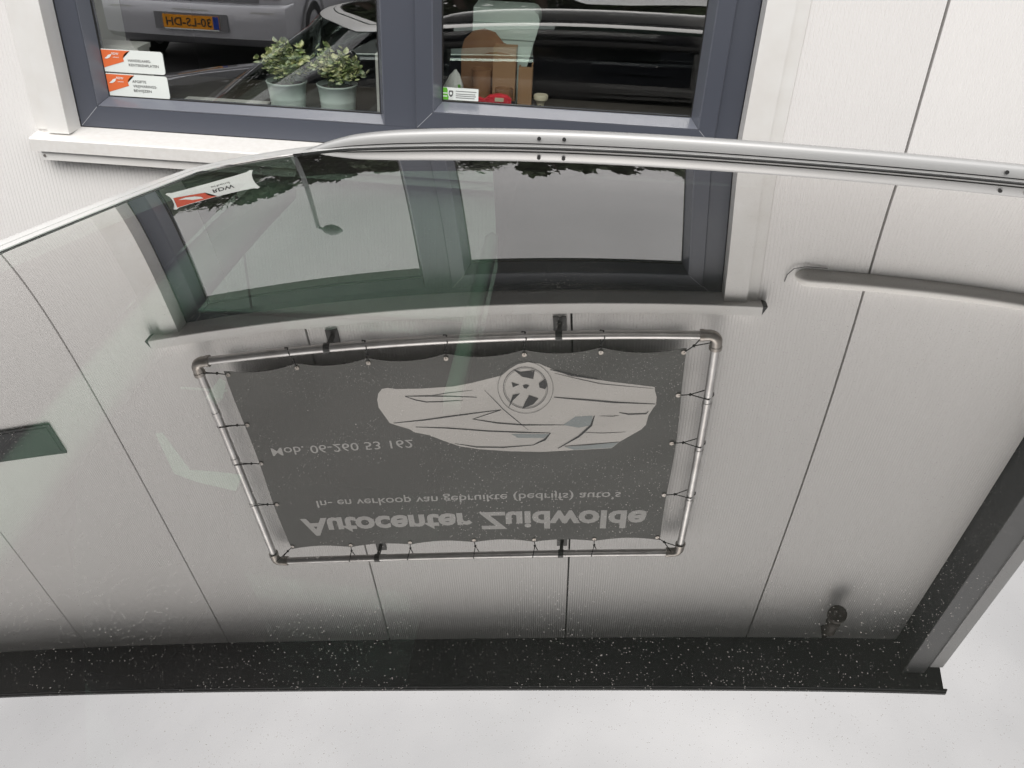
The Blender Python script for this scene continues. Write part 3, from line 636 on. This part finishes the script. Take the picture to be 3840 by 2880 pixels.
box('slider', M_cream, t, -.262, -.235, .155, .158, BZ+.109, BZ+.120); box('rest', M_dark, t, -.34, -.20, .15, .20, BZ, BZ+.1015); rebase(t, (-.27, .17, BZ))
t = empty('plastic_spool'); tag(t, 'small cream plastic spool standing alone on the window board', 'spool')
b = mb(); b.lathe([(.013, 0), (.012, .05), (.011, .075), (.013, .086), (.022, .094), (.023, .104), (.021, .108), (.002, .108)], (-.124, .22, BZ+.014), 18); b.build('spool_body', M_cream, t, True, 40)
b = mb(); b.lathe([(.016, 0), (.016, .0138)], (-.124, .22, BZ), 14); b.build('spool_foot', M_cream, t); b = mb(); b.tube([(-.124, .2085, BZ+.09), (-.124, .205, BZ+.09)], .003, 8); b.build('spool_hole', M_dark, t); rebase(t, (-.124, .22, BZ))

# ------------------------------------------------------------------ parked car: the roof surface
CO = {(0,1):.04941,(0,2):-.01536,(0,3):.02261,(0,4):-.02585,(1,0):.04709,(1,1):.02671,(1,2):-.03644,(1,3):-.00934,(1,4):.00377,(2,0):-.05178,(2,1):.06662,(2,2):-.10184,(2,3):.02827,(3,0):-.00466,(3,1):.00301,(3,2):.0316,(4,0):-.02281,(4,1):.01886,(5,0):-.00852}
def S0(x, y):
    u, v = x, y+D-.8; z = -.610435; zx = zy = 0
    for (i, j), c in CO.items():
        z += c*u**i*v**j
        if i: zx += c*i*u**(i-1)*v**j
        if j: zy += c*j*u**i*v**(j-1)
    return z+CH, zx, zy
def S(x, y):
    xc = min(max(x, -1.12), .93); yc_ = min(max(y, -2.17), -.62); z, zx, zy = S0(xc, yc_); dx, dy = x-xc, y-yc_
    return z+max(min(zx, .25), -.08)*dx+zy*dy-.05*dx*dx-.6*dy*dy
YC = -1.47; YF = -.695; YN = 2*YC-YF
EDGE = [(-1.47, -1.115), (-1.36, -1.098), (-1.26, -1.066), (-1.176, -1.032), (-1.092, -.985), (-1.005, -.936), (-.917, -.886), (-.850, -.847), (-.788, -.809), (-.755, -.755), (-.733, -.692), (-.716, -.630), (-.703, -.554), (-.695, -.50)]
def xh(y):
    a = y if y >= YC else 2*YC-y
    for (y0, x0), (y1, x1) in zip(EDGE[:-1], EDGE[1:]):
        if a <= y1: t = (a-y0)/(y1-y0); return x0+(x1-x0)*t
    return EDGE[-1][1]
car = empty('parked_car'); tag(car, 'dark estate car with mirror-like glass roof and aluminium roof rails, nearest the camera', 'car')
XR = 1.30
b = mb(); NX, NY = 190, 150; V = []
for j in range(NY+1):
    t = j/NY; t = .5-.5*math.cos(math.pi*t) if False else t
    y = YN+(YF-YN)*t; xa = xh(y)
    for i in range(NX+1):
        x = xa+(XR-xa)*i/NX; V.append((x, y, S(x, y)))
b.add(V, [(j*(NX+1)+i, j*(NX+1)+i+1, (j+1)*(NX+1)+i+1, (j+1)*(NX+1)+i) for j in range(NY) for i in range(NX)])
glass = b.build('glass_roof', [M_roof, M_under], car, True)
b = mb(); lo = [(x, y, z-.005) for x, y, z in V[:]]
V2 = []; F2 = []; step = 10; nx2 = NX//step; ny2 = NY//step
for j in range(ny2+1):
    for i in range(nx2+1): V2.append(lo[j*step*(NX+1)+i*step])
b.add(V2, [(j*(nx2+1)+i, (j+1)*(nx2+1)+i, (j+1)*(nx2+1)+i+1, j*(nx2+1)+i+1) for j in range(ny2) for i in range(nx2)])
b.build('inner_ply', M_under, glass, True)
# bright trim that borders the glass: along the front edge and both sides
path = [(XR, YF)]+[(1.3-.1*k, YF) for k in range(1, 18)]+[(x, y) for y, x in EDGE[::-1]]
path = [p for i, p in enumerate(path) if i == 0 or (Vector(p)-Vector(path[i-1])).length > .01]
full = path+[(x, 2*YC-y) for x, y in path[-2::-1]]
def offs(P, i):
    a, c = Vector(P[max(i-1, 0)]), Vector(P[min(i+1, len(P)-1)]); d = (c-a).normalized(); return Vector((d.y, -d.x))
# smooth the outline normals
NRM = [offs(full, i) for i in range(len(full))]
for _ in range(3): NRM = [(NRM[max(i-1, 0)]+NRM[i]*2+NRM[min(i+1, len(full)-1)]).normalized() for i in range(len(full))]
if NRM[2].y < 0: NRM = [-q for q in NRM]
def border(o0, o1, rows, zf):
    rings = []
    for k in range(rows+1):
        o = o0+(o1-o0)*k/rows
        rings.append([(p[0]+n.x*o, p[1]+n.y*o, S(p[0]+n.x*o, p[1]+n.y*o)+zf(o)) for p, n in zip(full, NRM)])
    return rings
b = mb(); b.loft(border(-.002, .006, 2, lambda o: .001), False, False); b.build('glass_seal', M_hole, car, True)
b = mb(); b.loft(border(.006, .030, 4, lambda o: .0035-2.2*(o-.014)**2), False, False); b.build('edge_trim', M_trim, car, True)
b = mb(); b.loft(border(.030, .036, 1, lambda o: -.0005), False, False); b.build('trim_groove', M_hole, car, True)
RE = border(.036, .095, 8, lambda o: .002-4.5*max(0, o-.05)**2)
fi = [i for i, q in enumerate(full) if q[0] < -.52]
for lo_, hi_, m_ in ((fi[0], fi[-1], M_trim), (0, fi[0], M_black), (fi[-1], len(full)-1, M_black)):
    b = mb(); b.loft([r_[lo_:hi_+1] for r_ in RE], False, False); b.build('roof_edge', m_, car, True)
# roof rails
def rail_h(x):
    T = [(-.61, 0.0), (-.585, .16), (-.559, .40), (-.53, .58), (-.496, .76), (-.45, .87), (-.40, .94), (-.32, .985), (-.25, 1), (1.60, 1), (1.72, .8), (1.80, .35), (1.83, 0)]
    for (a, p), (c, q) in zip(T[:-1], T[1:]):
        if a <= x <= c: return p+(q-p)*(x-a)/(c-a)
    return 0
RP = [(-.010, 0), (-.0095, .0075), (-.002, .0078), (-.002, .0105), (-.0105, .0108), (-.0105, .014), (-.0088, .022), (-.0068, .0285), (-.0045, .0325), (0, .0355), (.006, .0365), (.016, .0345), (.023, .028), (.025, .018), (.025, 0)]
for side in (0, 1):
    b = mb(); rings = []
    xs = [-.61+.012*k for k in range(20)]+[-.36+.05*k for k in range(40)]+[1.64+.02*k for k in range(10)]+[1.83]
    for x in xs:
        h = max(rail_h(x), .02); yb = -.677; zb = S(x, yb)
        ring_ = [(x, (yb+o*(.45+.55*h)) if not side else (2*YC-yb-o*(.45+.55*h)), zb+z*h-(.0 if z else .012)) for o, z in RP]
        rings.append(ring_)
    b.loft(rings); rl = b.build('roof_rail', M_rail, car, True, 38)
    b = mb(); b.loft([[(x, (-.677+o*(.45+.55*rail_h(x))) if not side else (2*YC+.677-o*(.45+.55*rail_h(x))), S(x, -.677)+z*rail_h(x)) for o, z in ((-.0072, .0076), (-.0072, .0107), (-.002, .0107), (-.002, .0076))] for x in xs[3:-4]]); b.build('rail_groove_shade', M_hole, rl)  # dark strip laid in the rail groove to deepen its shade
    if not side:
        for x in (-.082, -.028, .905, .96):
            z = S(x, -.677)+.022; b = mb(); b.tube([(x, -.6885, z), (x, -.6915, z)], .0042, 12); b.build('fixing_hole', M_hole, rl)
# metal roof behind the glass and tail
def hw(x):   # half width at the belt line
    T = [(-2.95, .60), (-2.8, .74), (-2.5, .83), (-2.1, .875), (-1.6, .895), (0, .905), (1.5, .90), (2.1, .86), (2.4, .78), (2.5, .70)]
    for (a, p), (c, q) in zip(T[:-1], T[1:]):
        if a <= x <= c: return p+(q-p)*(x-a)/(c-a)
    return T[0][1] if x < T[0][0] else T[-1][1]
def belt(x):
    T = [(-2.95, .60), (-2.85, .70), (-2.6, .78), (-2.3, .84), (-2.0, .89), (-1.6, .945), (-.5, 1.0), (1.5, 1.05), (2.3, 1.06), (2.5, .95)]
    for (a, p), (c, q) in zip(T[:-1], T[1:]):
        if a <= x <= c: return p+(q-p)*(x-a)/(c-a)
    return T[-1][1]
rings = []
for x in (-2.95, -2.9, -2.8, -2.6, -2.4, -2.2, -2.0, -1.85, -1.74):
    w_, z = hw(x), belt(x); rings.append([(x, YC+s_*w_*a, zz) for s_, a, zz in [(-1, .90, .24), (-1, 1.0, .36), (-1, 1.02, z-.22), (-1, 1.0, z-.09), (-1, .93, z-.015), (-1, .75, z+.02), (-1, .4, z+.045), (1, 0, z+.05), (1, .4, z+.045), (1, .75, z+.02), (1, .93, z-.015), (1, 1.0, z-.09), (1, 1.02, z-.22), (1, 1.0, .36), (1, .90, .24)]])
for x in (-1.72, -1.6, -1.2, -.8, -.4, 0, .4, .8, 1.2, 1.6, 2.0, 2.3, 2.45, 2.5):
    w_, z = hw(x), belt(x); rings.append([(x, YC+s_*w_*a, zz) for s_, a, zz in [(-1, .90, .24), (-1, 1.0, .36), (-1, 1.02, z-.22), (-1, 1.0, z-.09), (-1, .975, z), (-1, .92, z-.01), (-1, .88, .5), (1, 0, .40), (1, .88, .5), (1, .92, z-.01), (1, .975, z), (1, 1.0, z-.09), (1, 1.02, z-.22), (1, 1.0, .36), (1, .90, .24)]])
b = mb(); b.loft(rings); b.build('body', M_paint, car, True, 45)
rings = []
for x in (XR+.004, 1.5, 1.75, 1.95, 2.05):
    rings.append([(x, YC+(YF-YC)*a, S(x, YC+(YF-YC)*a)-.0-(.0 if x < 1.9 else .03*(x-1.9)/.15)) for a in [-1+.2*k for k in range(11)]])
b = mb(); b.loft(rings, False, False); b.build('rear_roof_panel', M_paint, car, True)
b = mb(); zr = S(2.05, YC)-.03
b.loft([[(2.05, YC+.70*a, S(2.05, YC+.7*a)-.032) for a in [-1+.25*k for k in range(9)]], [(2.34, YC+.80*a, 1.07) for a in [-1+.25*k for k in range(9)]]], False, False); b.build('rear_window', M_cglass, car, True)
# windscreen
hd = [(p, n) for p, n in zip(full, NRM) if p[0] < -.70]
top = [(p[0]+n.x*.098, p[1]+n.y*.098, S(p[0]+n.x*.095, p[1]+n.y*.095)-.012) for p, n in hd]
rows = []
for k in range(13):
    t = k/12; ring_ = []
    for q in top:
        a = (q[1]-YC)/.86; bx = -1.78+.20*a*a; by = YC+a*.80; bz = .955-.02*a*a
        ring_.append((q[0]+(bx-q[0])*t, q[1]+(by-q[1])*t, q[2]+(bz-q[2])*t-.02*min(t, .1)/.1+.006*4*t*(1-t)))
    rows.append(ring_)
b = mb(); b.loft(rows, False, False); b.build('windscreen', M_cglass, car, True)
for idx in (0, -1):
    b = mb(); b.tube([Vector(rows[k][idx])-Vector((0, 0, .035)) for k in range(1, 13)], .034, 10, True, .6); b.build('windscreen_pillar', M_paint, car, True)
# sides: cant rail, pillars, windows
for sgn in (1, -1):
    Y_ = lambda y: y if sgn > 0 else 2*YC-y
    xs = [-.66, -.55, -.4, -.2, 0, .3, .6, .9, 1.2, 1.5, 1.75, 1.95, 2.05]
    topz = lambda x: S(x, -.61)-.020
    b = mb(); b.loft([[(x, Y_(-.603), topz(x)), (x, Y_(-.592), topz(x)-.02), (x, Y_(-.588), topz(x)-.055), (x, Y_(-.60), topz(x)-.06)] for x in xs], False, False); b.build('cant_rail', M_black, car, True)
    def side(x0a, x1a, x0b, x1b, name, m_):
        # bottom edge x0a..x1a on the belt, top edge x0b..x1b under the cant rail
        b = mb(); rws = []
        for k in range(7):
            t = k/6; r_ = []
            for i in range(9):
                xb_ = x0a+(x1a-x0a)*i/8; xt_ = x0b+(x1b-x0b)*i/8; x = xb_+(xt_-xb_)*t
                zt = topz(max(xt_, -.66))-.057 if xt_ > -.66 else topz(-.66)-.057+(xt_+.66)*.5
                yb_ = YC+hw(xb_)*.972; yt_ = -.600
                r_.append((x, Y_(yb_+(yt_-yb_)*t+.012*4*t*(1-t)), belt(xb_)-.004+(zt-belt(xb_)+.004)*t))
            rws.append(r_)
        b.loft(rws, False, False); return b.build(name, m_, car, True)
    side(-1.58, -.16, -.78, -.19, 'side_window', M_cglass); side(-.1595, .0295, -.1895, .0295, 'door_pillar', M_black)
    side(.03, .86, .03, .82, 'side_window', M_privacy); side(.8605, .98, .8205, .93, 'door_pillar', M_black)
    side(.9805, 1.72, .9305, 1.55, 'side_window', M_privacy); side(1.7205, 2.3, 1.5505, 2.03, 'rear_pillar', M_paint)
    # chrome line under the windows, door mirror
    b = mb(); b.tube([(x, Y_(YC+hw(x)*.984), belt(x)+.004) for x in (-1.55, -1.4, -1.0, -.5, 0, .5, 1.0, 1.5)], .008, 6); b.build('belt_trim', M_trim, car, True)
    b = mb(); mxp = -1.12; yb_ = YC+hw(mxp)*.98
    b.loft([[(mxp+.09*c, Y_(yb_+o), 1.01+.075*s_) for c, s_ in [(math.cos(t)*k_, math.sin(t)*k_) for t in [2*math.pi*q/10 for q in range(10)]]] for o, k_ in ((.02, .35), (.06, .8), (.12, 1), (.19, .9), (.215, .5))]); b.build('door_mirror', M_paint, car, True)
    b = mb(); b.box(-.22, -.06, Y_(YC+hw(0)*1.012)-.012, Y_(YC+hw(0)*1.012)+.012, .86, .885, bev=.005); b.build('door_handle', M_trim, car)
def wheel(cx, cy, axis, r, parent, name='wheel'):
    w0 = empty(name, (0, 0, 0), parent); b = mb(); n = 28
    prof = [(r*.66, -.10), (r*.9, -.105), (r, -.08), (r, .08), (r*.9, .105), (r*.66, .10)]
    pt = lambda rr2, o, t: (cx+rr2*math.cos(t), cy+o, r+rr2*math.sin(t)) if axis == 'y' else (cx+o, cy+rr2*math.cos(t), r+rr2*math.sin(t))
    b.loft([[pt(a, o, 2*math.pi*k/n) for k in range(n)] for a, o in prof], True, False); b.build('tyre', M_tyre, w0, True, 40)
    for sg in (-1, 1):
        b = mb(); b.loft([[pt(a, o*sg, 2*math.pi*k/n) for k in range(n)] for a, o in [(r*.67, .098), (r*.62, .088), (r*.60, .05)]], True, False)
        for k in range(5):
            t = 2*math.pi*k/5
            b.add([pt(r*.08, sg*.085, t+1.2), pt(r*.61, sg*.08, t+.17), pt(r*.61, sg*.08, t-.17), pt(r*.08, sg*.085, t-1.2)], [(0, 1, 2, 3)])
        b.loft([[pt(r*.14, sg*.06, 2*math.pi*k/12) for k in range(12)], [pt(r*.12, sg*.09, 2*math.pi*k/12) for k in range(12)]]); b.build('rim', M_alloy, w0)
    return w0
for cx in (-2.15, 1.45):
    for cy in (YC-.80, YC+.80): wheel(cx, cy, 'y', .32, car)
for sg in (-1, 1):
    b = mb(); b.loft([[(-2.90, YC+sg*.50, .60), (-2.90, YC+sg*.50, .70), (-2.72, YC+sg*.74, .74), (-2.72, YC+sg*.765, .62)], [(-2.955, YC+sg*.46, .60), (-2.93, YC+sg*.48, .69), (-2.74, YC+sg*.755, .73), (-2.76, YC+sg*.775, .62)]]); b.build('headlight', M_trim, car)
# things of the cabin that show through the glass
def under(x, y, d): return (x, y, S(x, y)-d)
def crossbar(x0, x1, d, name, m_, y0=-2.15, y1=-.78, bow=0.0):
    b = mb(); rws = []
    for k in range(25):
        y = y0+(y1-y0)*k/24; a = (y-YC)/.7; o = bow*(1-a*a)
        rws.append([under(x0-o, y, d), under((x0+x1)/2-o, y, d-.008), under(x1-o, y, d), under(x1-o, y, d+.03), under(x0-o, y, d+.03)])
    b.loft(rws); return b.build(name, m_, car, True)
crossbar(-.700, -.600, .045, 'header_bar', M_liner, bow=.02)
crossbar(-.150, -.128, .03, 'blind_bar', M_liner, -1.60, -1.10)
b = mb(); b.loft([[under(-.12, y, .055), under(.5, y, .055), under(1.28, y, .055), under(1.28, y, .06), under(-.12, y, .06)] for y in [-2.2+.1*k for k in range(16)]]); b.build('roof_blind', M_dark, car, True)
b = mb(); rws = []
for k in range(31):
    y = -2.2+.047*k; xa = xh(y)+.012; xb = max(-.705, xa+.01); rws.append([under(xa+(xb-xa)*i/6, y, .03) for i in range(7)])
b.loft(rws, False, False); b.build('front_headliner', M_dark, car, True)
b = mb(); b.loft([[under(-.525, -1.665, .05), under(-.515, -1.665, .048), under(-.515, -1.66, .058)], [under(-.465, -1.745, .05), under(-.445, -1.742, .046), under(-.45, -1.73, .06)], [under(-.43, -1.76, .05), under(-.41, -1.745, .046), under(-.41, -1.74, .06)], [under(-.375, -1.775, .05), under(-.375, -1.75, .046), under(-.378, -1.745, .06)]]); b.build('visor_clip', M_liner, car)
b = mb(); b.tube([under(-.525, -1.575, .04), under(-.455, -1.582, .04)], .0018, 5); b.loft([[under(-.478, -1.5500, .04), under(-.465, -1.56, .04), under(-.47, -1.56, .05)], [under(-.480, -1.60, .04), under(-.455, -1.60, .04), under(-.465, -1.60, .05)]]); b.build('map_lamp', M_liner, car)
for sx, sy, zt, wd in ((-.44, -1.84, 1.34, .20), (-.44, -1.10, 1.16, .20)):
    b = mb(); rws = []
    for z, x, a, c in ((.45, -.95, .24, .14), (.75, -.88, .25, .13), (1.0, -.82, .25, .12), (zt-.14, -.78, .22, .11), (zt-.02, -.76, .17, .09), (zt, -.755, .12, .05)):
        rws.append([(x+c*math.cos(t), sy+a*math.copysign(abs(math.sin(t))**.5, math.sin(t)), z) for t in [2*math.pi*k/20 for k in range(20)]])
    b.loft(rws); b.build('seat', M_seat, car, True)
b = mb(); b.loft([[(-1.70, YC+.78*a, .90) for a in (-1, -.5, 0, .5, 1)], [(-1.45, YC+.76*a, .92) for a in (-1, -.5, 0, .5, 1)], [(-1.30, YC+.76*a, .84) for a in (-1, -.5, 0, .5, 1)], [(-1.28, YC+.76*a, .5) for a in (-1, -.5, 0, .5, 1)]], False, False); b.build('dashboard', M_dark, car, True)
rebase(car, (0, YC, 0))

# ------------------------------------------------------------------ silver car behind the camera (seen in the window)
sv = empty('silver_hatchback'); tag(sv, 'silver hatchback with yellow rear plate reflected in the left pane', 'car')
SX, SY = -3.57, -5.5
def ss(a, c, z): return (SX+a, SY-c, z)      # a = across, c = distance forward from the rear face
secs = [(0.0, .70, .40, .78), (.04, .80, .30, .90), (.12, .85, .26, .95), (.5, .87, .24, .97), (1.2, .88, .22, .95), (2.4, .88, .22, .92), (3.2, .86, .22, .86), (3.9, .80, .26, .74), (4.15, .62, .34, .62)]
b = mb(); rings = []
for c, w_, zl, zt in secs:
    rings.append([ss(s_*w_*a, c, zl+(zt-zl)*t) for s_, a, t in [(-1, .88, 0), (-1, 1, .12), (-1, 1.03, .45), (-1, 1.02, .75), (-1, .95, 1), (1, 0, 1.02), (1, .95, 1), (1, 1.02, .75), (1, 1.03, .45), (1, 1, .12), (1, .88, 0)]])
b.loft(rings); b.build('body', M_silver, sv, True, 50)
b = mb(); b.loft([[ss(s_*w_, c, z) for s_, w_, z in [(-1, w2, z0), (-1, w2*.8, z1), (1, w2*.8, z1), (1, w2, z0)]] for c, w2, z0, z1 in ((.16, .80, .94, .97), (.42, .80, .96, 1.36), (.9, .80, .96, 1.44), (1.9, .80, .94, 1.42), (2.9, .80, .90, .93))]); b.build('cabin', M_black, sv, False)
b = mb(); rings = []
for z, o in ((.30, .02), (.36, -.06), (.50, -.075), (.62, -.075), (.645, -.06), (.655, -.02)):
    rings.append([ss(a, o+k, z) for a, k in [(-.87, .42), (-.885, .2), (-.85, .06), (-.74, .012), (-.4, -.008), (0, -.014), (.4, -.008), (.74, .012), (.85, .06), (.885, .2), (.87, .42)]])
b.loft(rings, False, False); b.build('bumper', M_silver, sv, True, 40)
b = mb(); b.loft([[ss(a, o-.080, z) for a, o in [(-.86, .09), (-.74, .012), (0, -.012), (.74, .012), (.86, .09)]] for z in (.585, .60)], False, False); b.build('bumper_strip', M_trim, sv, True)
b = mb(); b.loft([[ss(a, -.012, z) for a in (-.62, -.3, 0, .3, .62)] for z in (.665, .74, .86)], False, False); b.build('tailgate', M_sgrey, sv, True)
box('plate_recess', M_sgrey, sv, SX-.34, SX+.34, SY+.0905, SY+.096, .42, .565)
pl = box('number_plate', M_plate, sv, SX-.26, SX+.26, SY+.0965, SY+.103, .435, .547)
box('plate_band', M_blue, pl, SX+.205, SX+.258, SY+.1035, SY+.105, .437, .545)
v, f = textmesh('30-LS-DH', .012); xa, xb = min(q.x for q in v), max(q.x for q in v); ya, yb = min(q.y for q in v), max(q.y for q in v)
b = mb(); b.add([(SX+.19-(q.x-xa)/(xb-xa)*.42, SY+.1055, .455+(q.y-ya)/(yb-ya)*.072) for q in v], f); b.build('plate_lettering', M_text, pl)
box('plate_holder', M_white, sv, SX-.25, SX+.25, SY+.0965, SY+.106, .424, .4335)
for sg in (-1, 1):
    b = mb(); b.loft([[ss(sg*a, c, z) for a, c in [(.66, -.016), (.80, .02), (.88, .12), (.885, .26)]] for z in (.70, .80, .95)], False, False); b.build('tail_light', M_lens, sv, True)
for cx in (SX-.80, SX+.80):
    for c in (.72, 3.3): wheel(cx, SY-c, 'x', .31, sv)
for sg in (-1, 1):
    b = mb(); b.loft([[ss(sg*.905, .72+r_*math.cos(t), .31+r_*math.sin(t)) for t in [math.pi*k/12 for k in range(13)]] for r_ in (.34, .39)], False, False); b.build('wheel_arch', M_sgrey, sv, True)
rebase(sv, (SX, SY-2, 0))

M_whitepaint = mat('white_van_paint', (.78, .79, .78), .3, coat=1)
vn = empty('white_van'); tag(vn, 'white panel van parked behind the dark estate, glimpsed through its side windows', 'van')
VX, VY = .9, -5.2
def vv(l, a, z): return (VX+l, VY+a, z)
b = mb(); rings = []
for l, w_, zl, zt in ((-2.35, .70, .45, .85), (-2.28, .86, .34, 1.0), (-1.9, .95, .30, 1.12), (-1.5, .96, .28, 1.25), (-.95, .96, .28, 1.88), (-.6, .96, .28, 1.96), (1.0, .96, .28, 1.97), (2.2, .95, .30, 1.95), (2.32, .90, .40, 1.85)):
    rings.append([vv(l, s_*w_*a, zl+(zt-zl)*t) for s_, a, t in [(-1, .92, 0), (-1, 1, .08), (-1, 1.0, .5), (-1, .94, .9), (-1, .84, 1), (1, .84, 1), (1, .94, .9), (1, 1.0, .5), (1, 1, .08), (1, .92, 0)]])
b.loft(rings); b.build('body', M_whitepaint, vn, True, 35)
for l, wd, z0, z1, nm in ((-.55, .008, .4, 1.7, 'door_seam'), (.55, .008, .4, 1.75, 'door_seam')):
    b = mb(); b.box(VX+l, VX+l+wd, VY+.955, VY+.972, z0, z1); b.build(nm, M_sgrey, vn)
b = mb(); b.box(VX-1.9, VX+2.2, VY+.955, VY+.978, .70, .76, bev=.006); b.build('side_moulding', M_sgrey, vn)
b = mb(); b.box(VX-.5, VX+2.0, VY+.955, VY+.971, 1.02, 1.03); b.build('body_crease', M_sgrey, vn)
for sg in (-1, 1):
    b = mb(); b.add([vv(-1.35, sg*.945, 1.18), vv(-.62, sg*.962, 1.18), vv(-.62, sg*.915, 1.74), vv(-.98, sg*.92, 1.74)], [(0, 1, 2, 3)]); b.build('cab_window', M_black, vn)
for l in (-1.55, 1.5):
    for sg in (-1, 1): wheel(VX+l, VY+sg*.86, 'y', .33, vn)
rebase(vn, (VX, VY, 0))

# ------------------------------------------------------------------ street lamp and trees across the yard (seen in the window)
lp = empty('street_lamp'); tag(lp, 'tall street lamp with a single oval head, mirrored in the left pane', 'street lamp')
LX, LY = -6.75, -14.2
b = mb(); b.tube([(LX, LY, 0), (LX, LY, 4), (LX, LY, 8.35)], [.09, .07, .05], 10); b.tube([(LX, LY, 8.33), (LX+.07, LY, 8.42), (LX+.14, LY, 8.44)], .04, 8); b.build('pole', M_pole, lp, True)
b = mb(); b.loft([[(LX+x, LY+w_*math.cos(t), 8.42+h*math.sin(t)+x*.35) for t in [2*math.pi*k/12 for k in range(12)]] for x, w_, h in ((.10, .04, .04), (.16, .13, .12), (.32, .18, .18), (.48, .13, .13), (.58, .03, .03))]); b.build('lamp_head', M_pole, lp, True)
rebase(lp, (LX, LY, 0))
def crownmesh(seed, rx, rz):
    rnd = random.Random(seed); b = mb()
    cl = []
    for k in range(44):
        a = rnd.uniform(0, 2*math.pi); zz = rnd.uniform(-1, 1); rr3 = math.sqrt(max(0, 1-zz*zz))*rnd.uniform(.35, .95)
        cl.append(((rr3*math.cos(a)*rx, rr3*math.sin(a)*rx, zz*rz*.85), rnd.uniform(.35, .75)))
    for (c, r_) in cl:
        for j in range(110):
            d = Vector((rnd.gauss(0, 1), rnd.gauss(0, 1), rnd.gauss(0, 1))).normalized(); p = Vector(c)+d*r_*rnd.uniform(.5, 1.15)*1.1
            s_ = rnd.uniform(.10, .24); e1 = Vector((rnd.gauss(0, 1), rnd.gauss(0, 1), rnd.gauss(0, 1))).normalized(); e2 = e1.orthogonal().normalized()
            b.add([p-e1*s_-e2*s_*.5, p+e1*s_-e2*s_*.5, p+e1*s_*.6+e2*s_*.8, p-e1*s_*.6+e2*s_*.8], [(0, 1, 2, 3)])
    return b
protos = []
for k, (rx, rz) in enumerate(((2.6, 3.2), (3.0, 2.6), (2.2, 3.6))):
    cb = crownmesh(20+k, rx, rz); tb = mb(); tb.tube([(0, 0, -6.5), (.05, 0, -3), (0, .1, 1.0)], [.24, .18, .07], 8)
    for q in range(5):
        a = q*1.26+k; tb.tube([(0, 0, -2.2+.5*q), (math.cos(a)*.9, math.sin(a)*.9, -1.0+.5*q), (math.cos(a)*1.7, math.sin(a)*1.7, .2+.45*q)], [.09, .06, .02], 6)
    protos.append((cb, tb, rz))
TR = [(-26, -33, 15.0), (-22.2, -30, 15.3), (-18.6, -32, 15.8), (-15.0, -30, 16.4), (-11.5, -31, 16.8), (-8.4, -29, 17.8), (-5.2, -30, 18.3), (-2.0, -29, 18.4), (1.2, -30, 17.9), (4.4, -29.5, 16.8), (7.8, -31, 16.2), (11.5, -30, 15.8), (15.5, -31, 15.0)]
cols = ['wide', 'slender', 'dense', 'ragged', 'broad', 'tall', 'rounded', 'full', 'leafy', 'low', 'bushy', 'dark', 'outermost']
meshes = {}
for i, (x, y, el) in enumerate(TR):
    k = i % 3; cb, tb, rz = protos[k]; dist = math.hypot(x+.7, y); ztop = 1.9+dist*math.tan(R(el)); sc2 = 1.15
    zc = ztop-rz*sc2*.98
    t = empty('tree', (x, y, zc)); tag(t, '%s tree from the left in the dark row mirrored in the window' % ('first second third fourth fifth sixth seventh eighth ninth tenth eleventh twelfth thirteenth'.split()[i]), 'tree', 'trees on the skyline mirrored in the window')
    if k not in meshes:
        c_ = cb.build('crown', M_tree, t); tr_ = tb.build('trunk', M_bark, t, True); meshes[k] = (c_.data, tr_.data)
    else:
        c_ = bpy.data.objects.new('crown', meshes[k][0]); tr_ = bpy.data.objects.new('trunk', meshes[k][1])
        for o in (c_, tr_): COL.objects.link(o); o.parent = t
    c_.scale = (sc2, sc2, sc2); c_.rotation_euler = (0, 0, i*1.7); tr_.rotation_euler = (0, 0, i*1.1)
    tr_.scale = (1.1, 1.1, zc/6.5)
h = mb(); rnd = random.Random(9)
for k in range(14000):
    x = rnd.uniform(-34, 22); z = rnd.uniform(0, 1)**.8*(8.0+.6*math.sin(x*.7)+.5*math.sin(x*1.9)); y = -31.5+rnd.uniform(-1.2, 1.2); s_ = rnd.uniform(.2, .4)
    e1 = Vector((rnd.gauss(0, 1), rnd.gauss(0, 1), rnd.gauss(0, 1))).normalized(); e2 = e1.orthogonal().normalized(); p = Vector((x, y, z))
    h.add([p-e1*s_-e2*s_*.5, p+e1*s_-e2*s_*.5, p+e1*s_*.6+e2*s_*.8, p-e1*s_*.6+e2*s_*.8], [(0, 1, 2, 3)])
tag(h.build('undergrowth', M_tree), 'dark undergrowth filling the foot of the tree row', 'undergrowth', None, 'stuff')
